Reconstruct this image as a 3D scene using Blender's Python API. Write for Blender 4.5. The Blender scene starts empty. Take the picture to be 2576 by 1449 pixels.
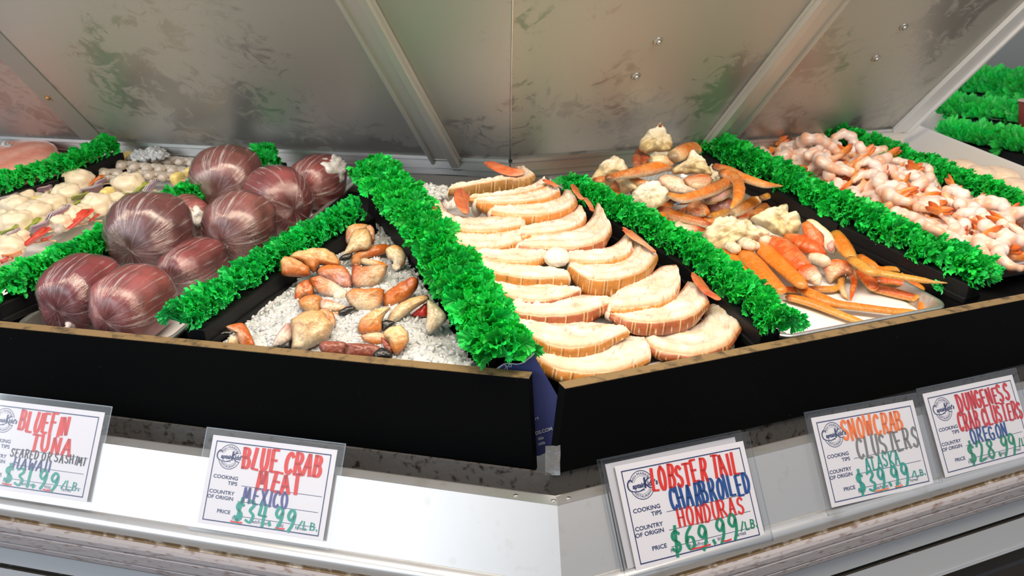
import bpy, math, random
import numpy as np
from mathutils import Vector, Matrix, noise

# ------------------------------------------------------------------ camera, light, exposure
SC = bpy.context.scene
COL = SC.collection
CAM_Z = 1.45
F_PX, PITCH, IMG_W, IMG_H = 2750.0, math.radians(15.43), 2576.0, 1449.0
SC.view_settings.view_transform = 'Standard'
SC.view_settings.look = 'None'
SC.view_settings.gamma = 1.0
SC.view_settings.use_curve_mapping = False
SC.view_settings.exposure = 0.0

cd = bpy.data.cameras.new('camera')
cam = bpy.data.objects.new('camera', cd)
COL.objects.link(cam)
cam.location = (0, 0, CAM_Z)
cam.rotation_euler = (math.pi / 2 - PITCH, 0, 0)
cd.sensor_fit = 'HORIZONTAL'
cd.sensor_width = 36.0
cd.lens = 36.0 * F_PX / IMG_W
cd.clip_start = 0.02
cd.dof.use_dof = True
cd.dof.focus_distance = 1.58
cd.dof.aperture_fstop = 11.0
SC.camera = cam

world = bpy.data.worlds.new('market_daylight')
SC.world = world
world.use_nodes = True
wn = world.node_tree
wn.nodes['Background'].inputs[0].default_value = (0.80, 0.86, 0.95, 1)
wn.nodes['Background'].inputs[1].default_value = 0.50

def area_light(name, loc, target, size, size_y, power, col):
    ld = bpy.data.lights.new(name, 'AREA')
    ld.shape = 'RECTANGLE'; ld.size = size; ld.size_y = size_y
    ld.energy = power; ld.color = col
    o = bpy.data.objects.new(name, ld); COL.objects.link(o)
    o.location = loc
    d = Vector(target) - Vector(loc)
    o.rotation_euler = d.to_track_quat('-Z', 'Y').to_euler()
    return o

area_light('open_shop_front_daylight', (-3.8, -1.0, 2.3), (-0.2, 1.4, 0.8), 3.2, 2.2, 76, (0.86, 0.93, 1.0))
area_light('canopy_lamp', (0.25, 0.80, 2.45), (0.30, 1.95, 1.0), 2.6, 0.6, 64, (1.0, 0.83, 0.64))

# ------------------------------------------------------------------ frames of the two counter wings
cp, sp_ = math.cos(PITCH), math.sin(PITCH)
aR, aL = math.radians(61.9), math.radians(73.1)
Z = Vector((0, 0, 1))
CAM = Vector((0, 0, CAM_Z))
uR = Vector((math.sin(aR), math.cos(aR), 0)); nR = Vector((math.cos(aR), -math.sin(aR), 0))
uL = Vector((-math.sin(aL), math.cos(aL), 0)); nL = Vector((-math.cos(aL), -math.sin(aL), 0))
BIS = -(nL + nR); BIS.normalize()
uC = BIS.cross(Z)
S0 = Vector((0.05378, 1.33501, -0.507)) + CAM            # the corner of the display at the top of its front boards
TILT = math.radians(11)
TILT_C = math.atan(math.tan(TILT) * math.cos(math.radians(22.5)))

class Frame:
    def __init__(s, u, n, t):
        s.u = u; s.v = -n * math.cos(t) + Z * math.sin(t); s.n = Z * math.cos(t) + n * math.sin(t)
    def W(s, u, v, w): return S0 + s.u * u + s.v * v + s.n * w
FR, FL, FC = Frame(uR, nR, TILT), Frame(uL, nL, TILT), Frame(uC, -BIS, TILT_C)

def ray(x, y):
    X = (x - IMG_W / 2) / F_PX; U = -(y - IMG_H / 2) / F_PX
    return Vector((X, cp + U * sp_, -sp_ + U * cp))
def hit(x, y, P0, n):
    d = ray(x, y)
    return CAM + d * ((P0 - CAM).dot(n) / d.dot(n))
def at(F, x, y, w=0.0):
    """point of the display plane (height w above the wing's deck line) seen at photo point x, y"""
    return hit(x, y, S0 + F.n * w, F.n)
def uv(F, x, y, w=0.0):
    q = at(F, x, y, w) - S0
    return q.dot(F.u), q.dot(F.v)
def depth(P):
    q = P - CAM
    return q.y * cp - q.z * sp_
def px2m(P, r): return r * depth(P) / F_PX

# ------------------------------------------------------------------ materials
MATS = {}
def newmat(name):
    m = bpy.data.materials.new(name); m.use_nodes = True
    return m, m.node_tree, m.node_tree.nodes['Principled BSDF']
def plain(name, col, rough=0.5, metal=0.0, spec=0.5, bump=None, vary=None, coat=0.0, stretch=None):
    if name in MATS: return MATS[name]
    m, nt, b = newmat(name)
    b.inputs['Base Color'].default_value = (*col, 1)
    b.inputs['Roughness'].default_value = rough
    b.inputs['Metallic'].default_value = metal
    b.inputs['Specular IOR Level'].default_value = spec
    b.inputs['Coat Weight'].default_value = coat
    b.inputs['Coat Roughness'].default_value = 0.12
    tc = nt.nodes.new('ShaderNodeTexCoord'); src = tc.outputs['Object']
    if stretch:
        mp = nt.nodes.new('ShaderNodeMapping'); mp.inputs['Scale'].default_value = stretch
        nt.links.new(src, mp.inputs['Vector']); src = mp.outputs['Vector']
    if vary:                                   # (scale, colour, threshold low, high)
        n = nt.nodes.new('ShaderNodeTexNoise'); n.inputs['Scale'].default_value = vary[0]; n.inputs['Detail'].default_value = 6
        r = nt.nodes.new('ShaderNodeMapRange'); r.inputs['From Min'].default_value = vary[2]; r.inputs['From Max'].default_value = vary[3]
        mx = nt.nodes.new('ShaderNodeMix'); mx.data_type = 'RGBA'
        mx.inputs['A'].default_value = (*col, 1); mx.inputs['B'].default_value = (*vary[1], 1)
        nt.links.new(src, n.inputs['Vector']); nt.links.new(n.outputs['Fac'], r.inputs['Value'])
        nt.links.new(r.outputs['Result'], mx.inputs['Factor']); nt.links.new(mx.outputs['Result'], b.inputs['Base Color'])
    if bump:
        n = nt.nodes.new('ShaderNodeTexNoise'); n.inputs['Scale'].default_value = bump[0]; n.inputs['Detail'].default_value = 4
        bp = nt.nodes.new('ShaderNodeBump'); bp.inputs['Strength'].default_value = bump[1]; bp.inputs['Distance'].default_value = 0.002
        nt.links.new(src, n.inputs['Vector']); nt.links.new(n.outputs['Fac'], bp.inputs['Height']); nt.links.new(bp.outputs['Normal'], b.inputs['Normal'])
    MATS[name] = m
    return m
def tinted(name, rough=0.4, bump=(300, 0.2), mottle=0.15, mscale=120, coat=0.0, sss=0.0, trans=0.0):
    """organic surface: the mesh's own colour attribute with a fine mottle"""
    if name in MATS: return MATS[name]
    m, nt, b = newmat(name)
    a = nt.nodes.new('ShaderNodeAttribute'); a.attribute_name = 'Col'
    tc = nt.nodes.new('ShaderNodeTexCoord')
    n = nt.nodes.new('ShaderNodeTexNoise'); n.inputs['Scale'].default_value = mscale; n.inputs['Detail'].default_value = 5
    r = nt.nodes.new('ShaderNodeMapRange'); r.inputs['From Min'].default_value = .3; r.inputs['From Max'].default_value = .7
    r.inputs['To Min'].default_value = 1 - mottle; r.inputs['To Max'].default_value = 1 + mottle
    mx = nt.nodes.new('ShaderNodeVectorMath'); mx.operation = 'SCALE'
    nt.links.new(tc.outputs['Object'], n.inputs['Vector']); nt.links.new(n.outputs['Fac'], r.inputs['Value'])
    nt.links.new(a.outputs['Color'], mx.inputs[0]); nt.links.new(r.outputs['Result'], mx.inputs['Scale'])
    nt.links.new(mx.outputs[0], b.inputs['Base Color'])
    b.inputs['Roughness'].default_value = rough
    b.inputs['Coat Weight'].default_value = coat; b.inputs['Coat Roughness'].default_value = .1
    if sss:
        b.inputs['Subsurface Weight'].default_value = sss
        b.inputs['Subsurface Radius'].default_value = (1, .6, .4); b.inputs['Subsurface Scale'].default_value = 0.006
    if bump:
        n2 = nt.nodes.new('ShaderNodeTexNoise'); n2.inputs['Scale'].default_value = bump[0]; n2.inputs['Detail'].default_value = 4
        bp = nt.nodes.new('ShaderNodeBump'); bp.inputs['Strength'].default_value = bump[1]; bp.inputs['Distance'].default_value = .002
        nt.links.new(tc.outputs['Object'], n2.inputs['Vector']); nt.links.new(n2.outputs['Fac'], bp.inputs['Height']); nt.links.new(bp.outputs['Normal'], b.inputs['Normal'])
    if trans:
        t = nt.nodes.new('ShaderNodeBsdfTranslucent'); ms = nt.nodes.new('ShaderNodeMixShader'); ms.inputs[0].default_value = trans
        nt.links.new(mx.outputs[0], t.inputs['Color'])
        nt.links.new(b.outputs[0], ms.inputs[1]); nt.links.new(t.outputs[0], ms.inputs[2])
        nt.links.new(ms.outputs[0], nt.nodes['Material Output'].inputs['Surface'])
    MATS[name] = m
    return m
def clear_film(name, gloss=0.12, rough=0.08, streak=0.0, tint=(1, 1, 1), span=.5):
    """thin clear plastic: mostly see-through, a glossy share, optional milky creases along the UV streaks"""
    if name in MATS: return MATS[name]
    m = bpy.data.materials.new(name); m.use_nodes = True; nt = m.node_tree
    nt.nodes.remove(nt.nodes['Principled BSDF'])
    t = nt.nodes.new('ShaderNodeBsdfTransparent'); t.inputs[0].default_value = (*tint, 1)
    g = nt.nodes.new('ShaderNodeBsdfGlossy'); g.inputs['Roughness'].default_value = rough; g.inputs['Color'].default_value = (1, 1, 1, 1)
    lw = nt.nodes.new('ShaderNodeLayerWeight'); lw.inputs['Blend'].default_value = .35
    mr = nt.nodes.new('ShaderNodeMapRange'); mr.inputs['To Min'].default_value = gloss; mr.inputs['To Max'].default_value = min(1, gloss + span)
    ms = nt.nodes.new('ShaderNodeMixShader')
    nt.links.new(lw.outputs['Fresnel'], mr.inputs['Value']); nt.links.new(mr.outputs['Result'], ms.inputs[0])
    nt.links.new(t.outputs[0], ms.inputs[1]); nt.links.new(g.outputs[0], ms.inputs[2])
    out = ms.outputs[0]
    if streak:
        u = nt.nodes.new('ShaderNodeUVMap')
        mp = nt.nodes.new('ShaderNodeMapping'); mp.inputs['Scale'].default_value = (46, 2.2, 1)
        n = nt.nodes.new('ShaderNodeTexNoise'); n.inputs['Scale'].default_value = 1.0; n.inputs['Detail'].default_value = 6; n.inputs['Roughness'].default_value = .65
        nt.links.new(u.outputs[0], mp.inputs[0]); nt.links.new(mp.outputs[0], n.inputs['Vector'])
        bp = nt.nodes.new('ShaderNodeBump'); bp.inputs['Strength'].default_value = .9; bp.inputs['Distance'].default_value = .004
        nt.links.new(n.outputs['Fac'], bp.inputs['Height']); nt.links.new(bp.outputs[0], g.inputs['Normal'])
        r2 = nt.nodes.new('ShaderNodeMapRange'); r2.inputs['From Min'].default_value = .54; r2.inputs['From Max'].default_value = .70; r2.inputs['To Max'].default_value = streak
        nt.links.new(n.outputs['Fac'], r2.inputs['Value'])
        d = nt.nodes.new('ShaderNodeBsdfDiffuse'); d.inputs[0].default_value = (.85, .80, .80, 1)
        m2 = nt.nodes.new('ShaderNodeMixShader')
        nt.links.new(r2.outputs['Result'], m2.inputs[0]); nt.links.new(out, m2.inputs[1]); nt.links.new(d.outputs[0], m2.inputs[2])
        out = m2.outputs[0]
    nt.links.new(out, nt.nodes['Material Output'].inputs['Surface'])
    MATS[name] = m
    return m

# ------------------------------------------------------------------ mesh building
class MB:
    def __init__(s): s.v = []; s.f = []; s.c = []; s.uvs = {}
    def add(s, vs, fs, col=(.8, .8, .8)):
        o = len(s.v)
        s.v.extend(Vector(p) for p in vs)
        if len(col) == 3 and not hasattr(col[0], '__len__'): s.c.extend([col] * len(vs))
        else: s.c.extend(col)
        s.f.extend([tuple(i + o for i in f) for f in fs])
        return o
    def box(s, P, a, b, c, col=(.8, .8, .8)):
        """box from corner P along the vectors a, b, c"""
        vs = [P, P + a, P + a + b, P + b, P + c, P + a + c, P + a + b + c, P + b + c]
        s.add(vs, [(0, 3, 2, 1), (4, 5, 6, 7), (0, 1, 5, 4), (1, 2, 6, 5), (2, 3, 7, 6), (3, 0, 4, 7)], col)

BASES = {}
def setprops(o, label=None, cat=None, group=None, kind=None):
    if label: o['label'] = label
    if cat: o['category'] = cat
    if group: o['group'] = group
    if kind: o['kind'] = kind
    return o
def thing(name, label, cat, base, group=None):
    o = bpy.data.objects.new(name, None); COL.objects.link(o)
    o.empty_display_size = .02
    o.location = base; BASES[o.name] = Vector(base)
    return setprops(o, label, cat, group)
def base_of(o):
    while o is not None:
        if o.name in BASES: return BASES[o.name]
        o = o.parent
    return Vector((0, 0, 0))
def build(mb, name, mat, parent=None, smooth=True, label=None, bevel=0.0, sub=0, uvco=None):
    b = base_of(parent) if parent else (sum(mb.v, Vector()) / max(1, len(mb.v)))
    me = bpy.data.meshes.new(name)
    me.from_pydata([tuple(p - b) for p in mb.v], [], mb.f)
    at_ = me.attributes.new('Col', 'FLOAT_COLOR', 'POINT')
    arr = np.ones((len(mb.v), 4), dtype=np.float32); arr[:, :3] = np.array([tuple(c) for c in mb.c], dtype=np.float32)
    at_.data.foreach_set('color', arr.ravel())
    if uvco is not None:
        ul = me.uv_layers.new(name='UVMap')
        idx = np.zeros(len(me.loops), dtype=np.int32); me.loops.foreach_get('vertex_index', idx)
        ul.data.foreach_set('uv', np.asarray(uvco, dtype=np.float32)[idx].ravel())
    if smooth: me.polygons.foreach_set('use_smooth', [True] * len(me.polygons))
    me.materials.append(mat)
    me.validate(); me.update()
    o = bpy.data.objects.new(name, me); COL.objects.link(o)
    if parent is None:
        o.location = b; BASES[o.name] = b
    else: o.parent = parent
    if bevel:
        md = o.modifiers.new('bevel', 'BEVEL'); md.width = bevel; md.segments = 2; md.limit_method = 'ANGLE'
    if sub:
        md = o.modifiers.new('sub', 'SUBSURF'); md.levels = sub; md.render_levels = sub
    if label: o['label'] = label
    return o

def lerp(a, b, t): return a + (b - a) * t
def mixc(a, b, t):
    t = max(0., min(1., t)); return tuple(a[i] + (b[i] - a[i]) * t for i in range(3))
def catmull(P, n):
    """n samples along a smooth curve through the rows of P (any width)"""
    P = np.asarray(P, float); k = len(P)
    if k == 2:
        t = np.linspace(0, 1, n)[:, None]; return P[0] * (1 - t) + P[1] * t
    Q = np.vstack([2 * P[0] - P[1], P, 2 * P[-1] - P[-2]])
    out = []
    for s in np.linspace(0, k - 1 - 1e-9, n):
        i = int(s); t = s - i
        p0, p1, p2, p3 = Q[i:i + 4]
        out.append(.5 * ((2 * p1) + (-p0 + p2) * t + (2 * p0 - 5 * p1 + 4 * p2 - p3) * t * t + (-p0 + 3 * p1 - 3 * p2 + p3) * t ** 3))
    return np.array(out)

def loft(mb, pts, rad, cols, up, flat=1.0, nseg=12, n=None, wob=0.0, seed=0, under=None, round_ends=(True, True), ridge=0.0, patch=None, joint=0.0):
    """smooth tapering limb through pts; rad per point, colour per point, 'under' = colour of the lower half"""
    pts = [Vector(p) for p in pts]
    n = n or max(8, 5 * len(pts))
    rows = np.array([[*p, r, *c] for p, r, c in zip(pts, rad, cols)])
    sm = catmull(rows, n); sm[:, 3] = np.clip(sm[:, 3], min(rad) * .6, max(rad) * 1.1); sm[:, 4:] = np.clip(sm[:, 4:], 0, 1)
    rings = []
    def tang(i): 
        a, b = sm[max(0, i - 3), :3], sm[min(n - 1, i + 3), :3]
        v = Vector(b - a); v.normalize(); return v
    st = []
    if round_ends[0]:
        t = tang(0); r = sm[0, 3]
        for k, q in ((.85, .02), (.6, .52), (.3, .82)): st.append((Vector(sm[0, :3]) - t * r * k, r * q + 1e-5, sm[0, 4:], t))
    for i in range(n): st.append((Vector(sm[i, :3]), sm[i, 3], sm[i, 4:], tang(i)))
    if round_ends[1]:
        t = tang(n - 1); r = sm[-1, 3]
        for k, q in ((.3, .82), (.6, .52), (.85, .02)): st.append((Vector(sm[-1, :3]) + t * r * k, r * q + 1e-5, sm[-1, 4:], t))
    vs, cs = [], []
    for P, r, c, t in st:
        side = t.cross(up); 
        if side.length < 1e-4: side = t.orthogonal()
        side.normalize(); nn = side.cross(t); nn.normalize()
        for k in range(nseg):
            a = 2 * math.pi * k / nseg
            rr = r
            if wob: rr *= 1 + wob * noise.noise((P + side * math.cos(a) * r + nn * math.sin(a) * r) * (1.2 / max(r, .004)) + Vector((seed * 7.1, 0, 0)))
            if ridge: rr *= 1 + ridge * abs(math.cos(2 * a))
            vs.append(P + side * (math.cos(a) * rr) + nn * (math.sin(a) * rr * flat))
            cc = tuple(c)
            if under is not None: cc = mixc(cc, under, .5 - 1.6 * (math.sin(a) + .12 * noise.noise(P * 160)))
            if patch is not None:
                q = noise.fractal(vs[-1] * patch[1] + Vector((seed, 5, 2)), 1, 2, 3)
                cc = mixc(cc, patch[0], max(0, min(1, (q + .05) * 3)) * patch[2])
            if joint and len(vs) // nseg < 3 + joint * n: cc = mixc(cc, (.10, .035, .015), .75 * (1 - len(vs) / nseg / (3 + joint * n)) + .15)
            cs.append(cc)
    fs = []; m = len(st)
    for i in range(m - 1):
        for k in range(nseg):
            k2 = (k + 1) % nseg
            fs.append((i * nseg + k, i * nseg + k2, (i + 1) * nseg + k2, (i + 1) * nseg + k))
    fs.append(tuple(range(nseg))[::-1]); fs.append(tuple((m - 1) * nseg + k for k in range(nseg)))
    mb.add(vs, fs, cs)

def blob(mb, C, A, B, N, colf, nu=28, nv=18, amp=.12, freq=2.5, seed=0, power=2.0, spikes=0.0):
    """closed lump with half-axes A, B, N; power>2 makes it boxier; surface roughened by noise"""
    vs, cs, uvs = [], [], []
    for j in range(nv + 1):
        th = math.pi * j / nv
        for i in range(nu):
            ph = 2 * math.pi * i / nu
            x, y, z = math.sin(th) * math.cos(ph), math.sin(th) * math.sin(ph), math.cos(th)
            e = 1 / (abs(x) ** power + abs(y) ** power + abs(z) ** power) ** (1 / power)
            d = 1 + amp * noise.fractal(Vector((x, y, z)) * freq + Vector((seed * 3.7, seed, 0)), 1.0, 2.0, 4)
            if spikes: d += spikes * max(0, noise.noise(Vector((x, y, z)) * freq * 2.6 + Vector((seed, 9, 3)))) ** 1.0
            p = (x * e * d, y * e * d, z * e * d)
            vs.append(C + A * p[0] + B * p[1] + N * p[2]); cs.append(colf(x, y, z)); uvs.append((i / nu, j / nv))
    fs = []
    for j in range(nv):
        for i in range(nu):
            i2 = (i + 1) % nu
            fs.append((j * nu + i, (j + 1) * nu + i, (j + 1) * nu + i2, j * nu + i2))
    mb.add(vs, fs, cs)
    return uvs

# ------------------------------------------------------------------ common materials
M_steel = plain('brushed_steel', (.55, .55, .54), .34, 1.0, bump=(60, .05), stretch=(1, 1, 14))
M_alu = plain('worn_aluminium', (.72, .71, .69), .38, 0.9, bump=(140, .25))
M_black = plain('black_painted_board', (.0025, .003, .0035), .65, spec=.06, bump=(220, .12), vary=(190, (.10, .12, .13), .745, .79))
M_edge = plain('worn_plywood_edge', (.23, .155, .075), .6, spec=.2, bump=(260, .4), vary=(60, (.05, .04, .03), .5, .75), stretch=(1, 1, 1))
M_blackbase = plain('black_plastic', (.006, .006, .007), .5, spec=.25, bump=(300, .2))
M_white = plain('satin_aluminium_panel', (.64, .635, .63), .36, .88, spec=.5, vary=(45, (.56, .54, .50), .62, .85), bump=(30, .04))
M_trim = plain('rolled_aluminium_trim', (.72, .72, .72), .3, .85, spec=.5, vary=(30, (.58, .56, .52), .55, .8))
M_dirt = plain('brown_grime', (.15, .105, .062), .9, spec=.1, vary=(60, (.42, .39, .34), .50, .72))
M_bump = plain('grey_vinyl_bumper', (.30, .29, .315), .55, spec=.3, vary=(55, (.17, .125, .115), .55, .72), bump=(80, .15), stretch=(1, 1, 5))
M_lip = plain('rusted_steel_lip', (.15, .15, .152), .45, .6, vary=(85, (.035, .022, .013), .55, .70), bump=(110, .4))
M_lower = plain('pale_grey_enamel', (.50, .53, .57), .42, spec=.35, bump=(18, .12))
M_gasket = plain('dark_gasket', (.035, .030, .024), .7, vary=(90, (.15, .14, .12), .62, .72))
M_paper = plain('white_tray_paper', (.82, .82, .84), .55, spec=.3, bump=(25, .25))
M_card = plain('white_card', (.66, .66, .73), .6, spec=.2)
M_navy = plain('navy_print', (.02, .035, .13), .6, spec=.2)
M_sleeve = clear_film('clear_sleeve', .012, .12, tint=(.97, .975, .98), span=.12)
M_leaf = tinted('parsley_plastic', .45, (500, .15), .18, 200, trans=.22)
M_shell = tinted('crab_shell', .28, (380, .40), .20, 260, coat=.22)
M_knuckle = tinted('crab_cartilage', .42, (170, .55), .10, 160, coat=.15)
M_lobmeat = tinted('lobster_meat', .36, (110, .75), .05, 90, coat=.25, sss=.12)
M_lobshell = tinted('lobster_shell', .35, (300, .25), .14, 150, coat=.2)
M_tuna = tinted('tuna_flesh', .42, (45, .4), .28, 28, coat=.2)
M_wrap = clear_film('cling_film', .08, .085, streak=.40)
M_wrapknot = tinted('bunched_cling_film', .25, (120, .9), .12, 90, coat=.5)
M_shrimp = tinted('cooked_shrimp', .32, (150, .3), .10, 120, coat=.3, sss=.10)
M_tail = tinted('shrimp_tail_shell', .3, (260, .4), .15, 200, coat=.3)
M_ice = tinted('crushed_ice', .22, (140, .6), .08, 60, coat=.25, sss=.2)
M_veg = tinted('cut_vegetable', .35, (90, .25), .10, 60, coat=.2)
M_fish = tinted('raw_fish', .40, (70, .6), .10, 60, coat=.2, sss=.10)
M_bamboo = plain('bamboo_stick', (.75, .55, .30), .6)

# ------------------------------------------------------------------ floor, walls
mb = MB(); mb.box(Vector((-6, -4, -.1)), Vector((14, 0, 0)), Vector((0, 12, 0)), Vector((0, 0, .1)))
o = build(mb, 'floor', plain('concrete_floor', (.22, .20, .18), .6, vary=(4, (.30, .28, .25), .4, .7)), smooth=False); setprops(o, kind='structure')
mb = MB(); mb.box(Vector((-6, 8, 0)), Vector((14, 0, 0)), Vector((0, .1, 0)), Vector((0, 0, 3.6)))
o = build(mb, 'wall_back', plain('pale_wall', (.62, .62, .60), .7), smooth=False); setprops(o, kind='structure')

# ------------------------------------------------------------------ display counter
def mitre(n_out, z):  return S0 - BIS * (n_out / math.cos(math.radians(22.5))) + Z * z
LEN_L, LEN_R = 2.2, 2.6
counter = thing('display_counter', 'white and grey seafood counter with a mitred corner, carrying the boards and trays', 'counter', Vector((S0.x, S0.y + .4, 0)))
def extrude_profile(prof, name, mat, smooth=False, sides='LR', **k):
    """strip following the profile (outward, height) along both wings, mitred at the corner"""
    mb = MB()
    for s, u, ln in (('L', uL, LEN_L), ('R', uR, LEN_R)):
        if s not in sides: continue
        vs = []
        for n_, z_ in prof:
            c = mitre(n_, z_)
            nst = 2
            vs += [c, c + u * ln]
        fs = []
        for i in range(len(prof) - 1):
            q = (2 * i, 2 * i + 1, 2 * i + 3, 2 * i + 2)
            fs.append(q if s == 'R' else q[::-1])
        mb.add(vs, fs)
    return build(mb, name, mat, counter, smooth, **k)
def slab(n0, z0, n1, z1, th):
    """closed thin profile between two points"""
    d = Vector((n1 - n0, z1 - z0)); d.normalize(); q = Vector((-d.y, d.x)) * -th
    return [(n0, z0), (n1, z1), (n1 + q.x, z1 + q.y), (n0 + q.x, z0 + q.y), (n0, z0)]
extrude_profile([(-.036, -.21), (-.030, -.21), (-.030, -.133), (-.036, -.133), (-.036, -.21)], 'steel_lip', M_lip)
extrude_profile([(-.02, -.205), (.027, -.205), (.027, -.1365), (.0285, -.1345), (.031, -.1345), (.046, -.139)], 'top_flange', M_trim)
extrude_profile([(.045, -.139), (.0455, -.1395), (.0905, -.2255), (.0908, -.227)], 'front_panel', M_white)
arc = [(.089, -.226), (.0935, -.2265), (.099, -.2285), (.1035, -.232), (.106, -.237), (.1065, -.242), (.1060, -.2475)]
extrude_profile(arc, 'rolled_trim', M_trim, True)
extrude_profile([(.1060, -.2475), (.1055, -.252), (.1075, -.2535)], 'grime_line', M_dirt)
extrude_profile([(.106, -.2535), (.113, -.2565), (.116, -.261), (.1165, -.267), (.1155, -.2685), (.1155, -.2695), (.1168, -.271), (.117, -.284), (.1155, -.2855), (.117, -.287), (.1165, -.293), (.112, -.2975), (.106, -.2985)], 'bumper_rail', M_bump)
extrude_profile([(.107, -.2985), (.1055, -.301), (.1035, -.330)], 'lower_band', M_lower)
extrude_profile([(.1035, -.330), (.096, -.331), (.096, -.3375), (.1035, -.3385)], 'gasket', M_gasket)
extrude_profile([(.1035, -.3385), (.1015, -.392)], 'lower_panel', M_lower)
extrude_profile([(.1015, -.392), (.1045, -.393), (.105, -.3945), (.1045, -.396), (.100, -.397)], 'chrome_bead', plain('chrome', (.9, .9, .9), .12, 1.0))
extrude_profile([(.100, -.397), (.094, -.402), (.096, -.425), (.099, -.43), (.099, -.45), (.094, -.455), (.09, -.85), (.05, -.943)], 'black_base_panel', plain('black_gloss_base', (.008, .008, .009), .22, spec=.5))
# deck of the tub under the trays
for F, u, ln, flip, nm in ((FL, uL, LEN_L, True, 'tub_deck'), (FR, uR, LEN_R, False, 'tub_deck')):
    mb = MB()
    a, b_ = .095, .90; ln = min(ln, 1.57)
    t2 = math.tan(math.radians(22.5))
    p = [S0 + F.u * (a * t2) + F.v * a - F.n * .075, S0 + F.u * ln + F.v * a - F.n * .075, S0 + F.u * ln + F.v * b_ - F.n * .075, S0 + F.u * (b_ * t2) + F.v * b_ - F.n * .075]
    p2 = [q - F.n * .02 for q in p]
    mb.add(p + p2, [(0, 1, 2, 3), (7, 6, 5, 4), (0, 4, 5, 1), (1, 5, 6, 2), (2, 6, 7, 3), (3, 7, 4, 0)])
    build(mb, nm, M_blackbase, counter, False)
# screws on the flange near the corner, and the foil tape in the gap
for u, d in ((uL, .055), (uL, .004), (uR, .018), (uR, .085)):
    mb = MB(); c = mitre(.038, -.1365) + u * d
    blob(mb, c, uR * .0035, nR * .0035, Z * .0012, lambda x, y, z: (.4, .4, .4), 10, 6, 0)
    build(mb, 'screw', M_steel, counter)
mb = MB()
g0 = hit(1372, 1122, S0 - BIS * -.006, BIS)
gx = uC * .020; gz = Z * -.042
vs = []
for j in range(6):
    for i in range(5):
        vs.append(g0 + gx * (i / 4) + gz * (j / 5) + BIS * (.004 * noise.noise(Vector((i * .9, j * .9, 2)))))
mb.add(vs, [(j * 5 + i, j * 5 + i + 1, j * 5 + i + 6, j * 5 + i + 5) for j in range(5) for i in range(4)])
build(mb, 'foil_tape', plain('crumpled_foil', (.6, .6, .6), .3, 1.0, bump=(150, .8)), counter, True)

# ------------------------------------------------------------------ black front boards
def front_board(F, ua, ub, va, vb, label):
    t = thing('front_board', label, 'board', F.W((ua + ub) / 2, va, -.146))
    mb = MB()
    h, th = (.156 if F is FL else .136), .017
    a = F.W(ua, va, 0); b_ = F.W(ub, vb, 0)
    d = b_ - a
    mb.box(a - F.n * h, d, F.v * th, F.n * (h - .0012))
    build(mb, 'board', M_black, t, False, bevel=.0012)
    mb = MB(); mb.box(a + F.n * -.0011, d, F.v * th, F.n * .0011)
    build(mb, 'worn_top_edge', M_edge, t, False, label='bare wood top edge')
front_board(FL, .040, 1.9, .024, .000, 'long black board fronting the trays of tuna and crab claws, left of the corner')
front_board(FR, .018, 2.3, .000, .000, 'long black board fronting the trays of lobster tails and crab legs, right of the corner')

# ------------------------------------------------------------------ splash guard behind the trays
guard = thing('splash_guard', 'overhanging steel guard with slanted posts and bolts behind the trays', 'splash guard', S0 + BIS * .84 + Z * .15)
zG = .167
GC = hit(1283, 404, S0 + Z * zG, Z)
LEAN = math.radians(41); LEAN_L, LEAN_R = math.radians(41), math.radians(43)
dL_ = nL * math.cos(LEAN_L) + Z * math.sin(LEAN_L); dR_ = nR * math.cos(LEAN_R) + Z * math.sin(LEAN_R)
qL = dL_.cross(uL); qL = qL if qL.y < 0 else -qL
qR = dR_.cross(uR); qR = qR if qR.y < 0 else -qR
qL.normalize(); qR.normalize()
dS_ = qL.cross(qR); dS_ = dS_ if dS_.z > 0 else -dS_
dS_ *= math.sin(LEAN) / dS_.z               # faces of the panels, towards the shoppers
m, nt, b = newmat('fogged_steel_sheet'); MATS['guard'] = m
b.inputs['Metallic'].default_value = .55; b.inputs['Base Color'].default_value = (.36, .35, .34, 1)
tc = nt.nodes.new('ShaderNodeTexCoord')
n1 = nt.nodes.new('ShaderNodeTexNoise'); n1.inputs['Scale'].default_value = 24; n1.inputs['Detail'].default_value = 9; n1.inputs['Roughness'].default_value = .72; n1.inputs['Distortion'].default_value = 1.2
n0 = nt.nodes.new('ShaderNodeTexNoise'); n0.inputs['Scale'].default_value = 3.6; n0.inputs['Detail'].default_value = 2
nt.links.new(tc.outputs['Object'], n1.inputs['Vector']); nt.links.new(tc.outputs['Object'], n0.inputs['Vector'])
mul0 = nt.nodes.new('ShaderNodeMath'); mul0.operation = 'ADD'; nt.links.new(n1.outputs['Fac'], mul0.inputs[0]); nt.links.new(n0.outputs['Fac'], mul0.inputs[1])
sx_ = nt.nodes.new('ShaderNodeSeparateXYZ'); nt.links.new(tc.outputs['Object'], sx_.inputs[0])   # wet patches gather on the lower part of the sheet
zr = nt.nodes.new('ShaderNodeMapRange'); zr.inputs['From Min'].default_value = .03; zr.inputs['From Max'].default_value = .24; zr.inputs['To Min'].default_value = .08; zr.inputs['To Max'].default_value = -.10
nt.links.new(sx_.outputs['Z'], zr.inputs['Value'])
mul = nt.nodes.new('ShaderNodeMath'); mul.operation = 'ADD'; nt.links.new(mul0.outputs[0], mul.inputs[0]); nt.links.new(zr.outputs['Result'], mul.inputs[1])
r1 = nt.nodes.new('ShaderNodeMapRange'); r1.inputs['From Min'].default_value = 1.0; r1.inputs['From Max'].default_value = 1.09
nt.links.new(mul.outputs[0], r1.inputs['Value'])
rr = nt.nodes.new('ShaderNodeMapRange'); rr.inputs['To Min'].default_value = .50; rr.inputs['To Max'].default_value = .30
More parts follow.
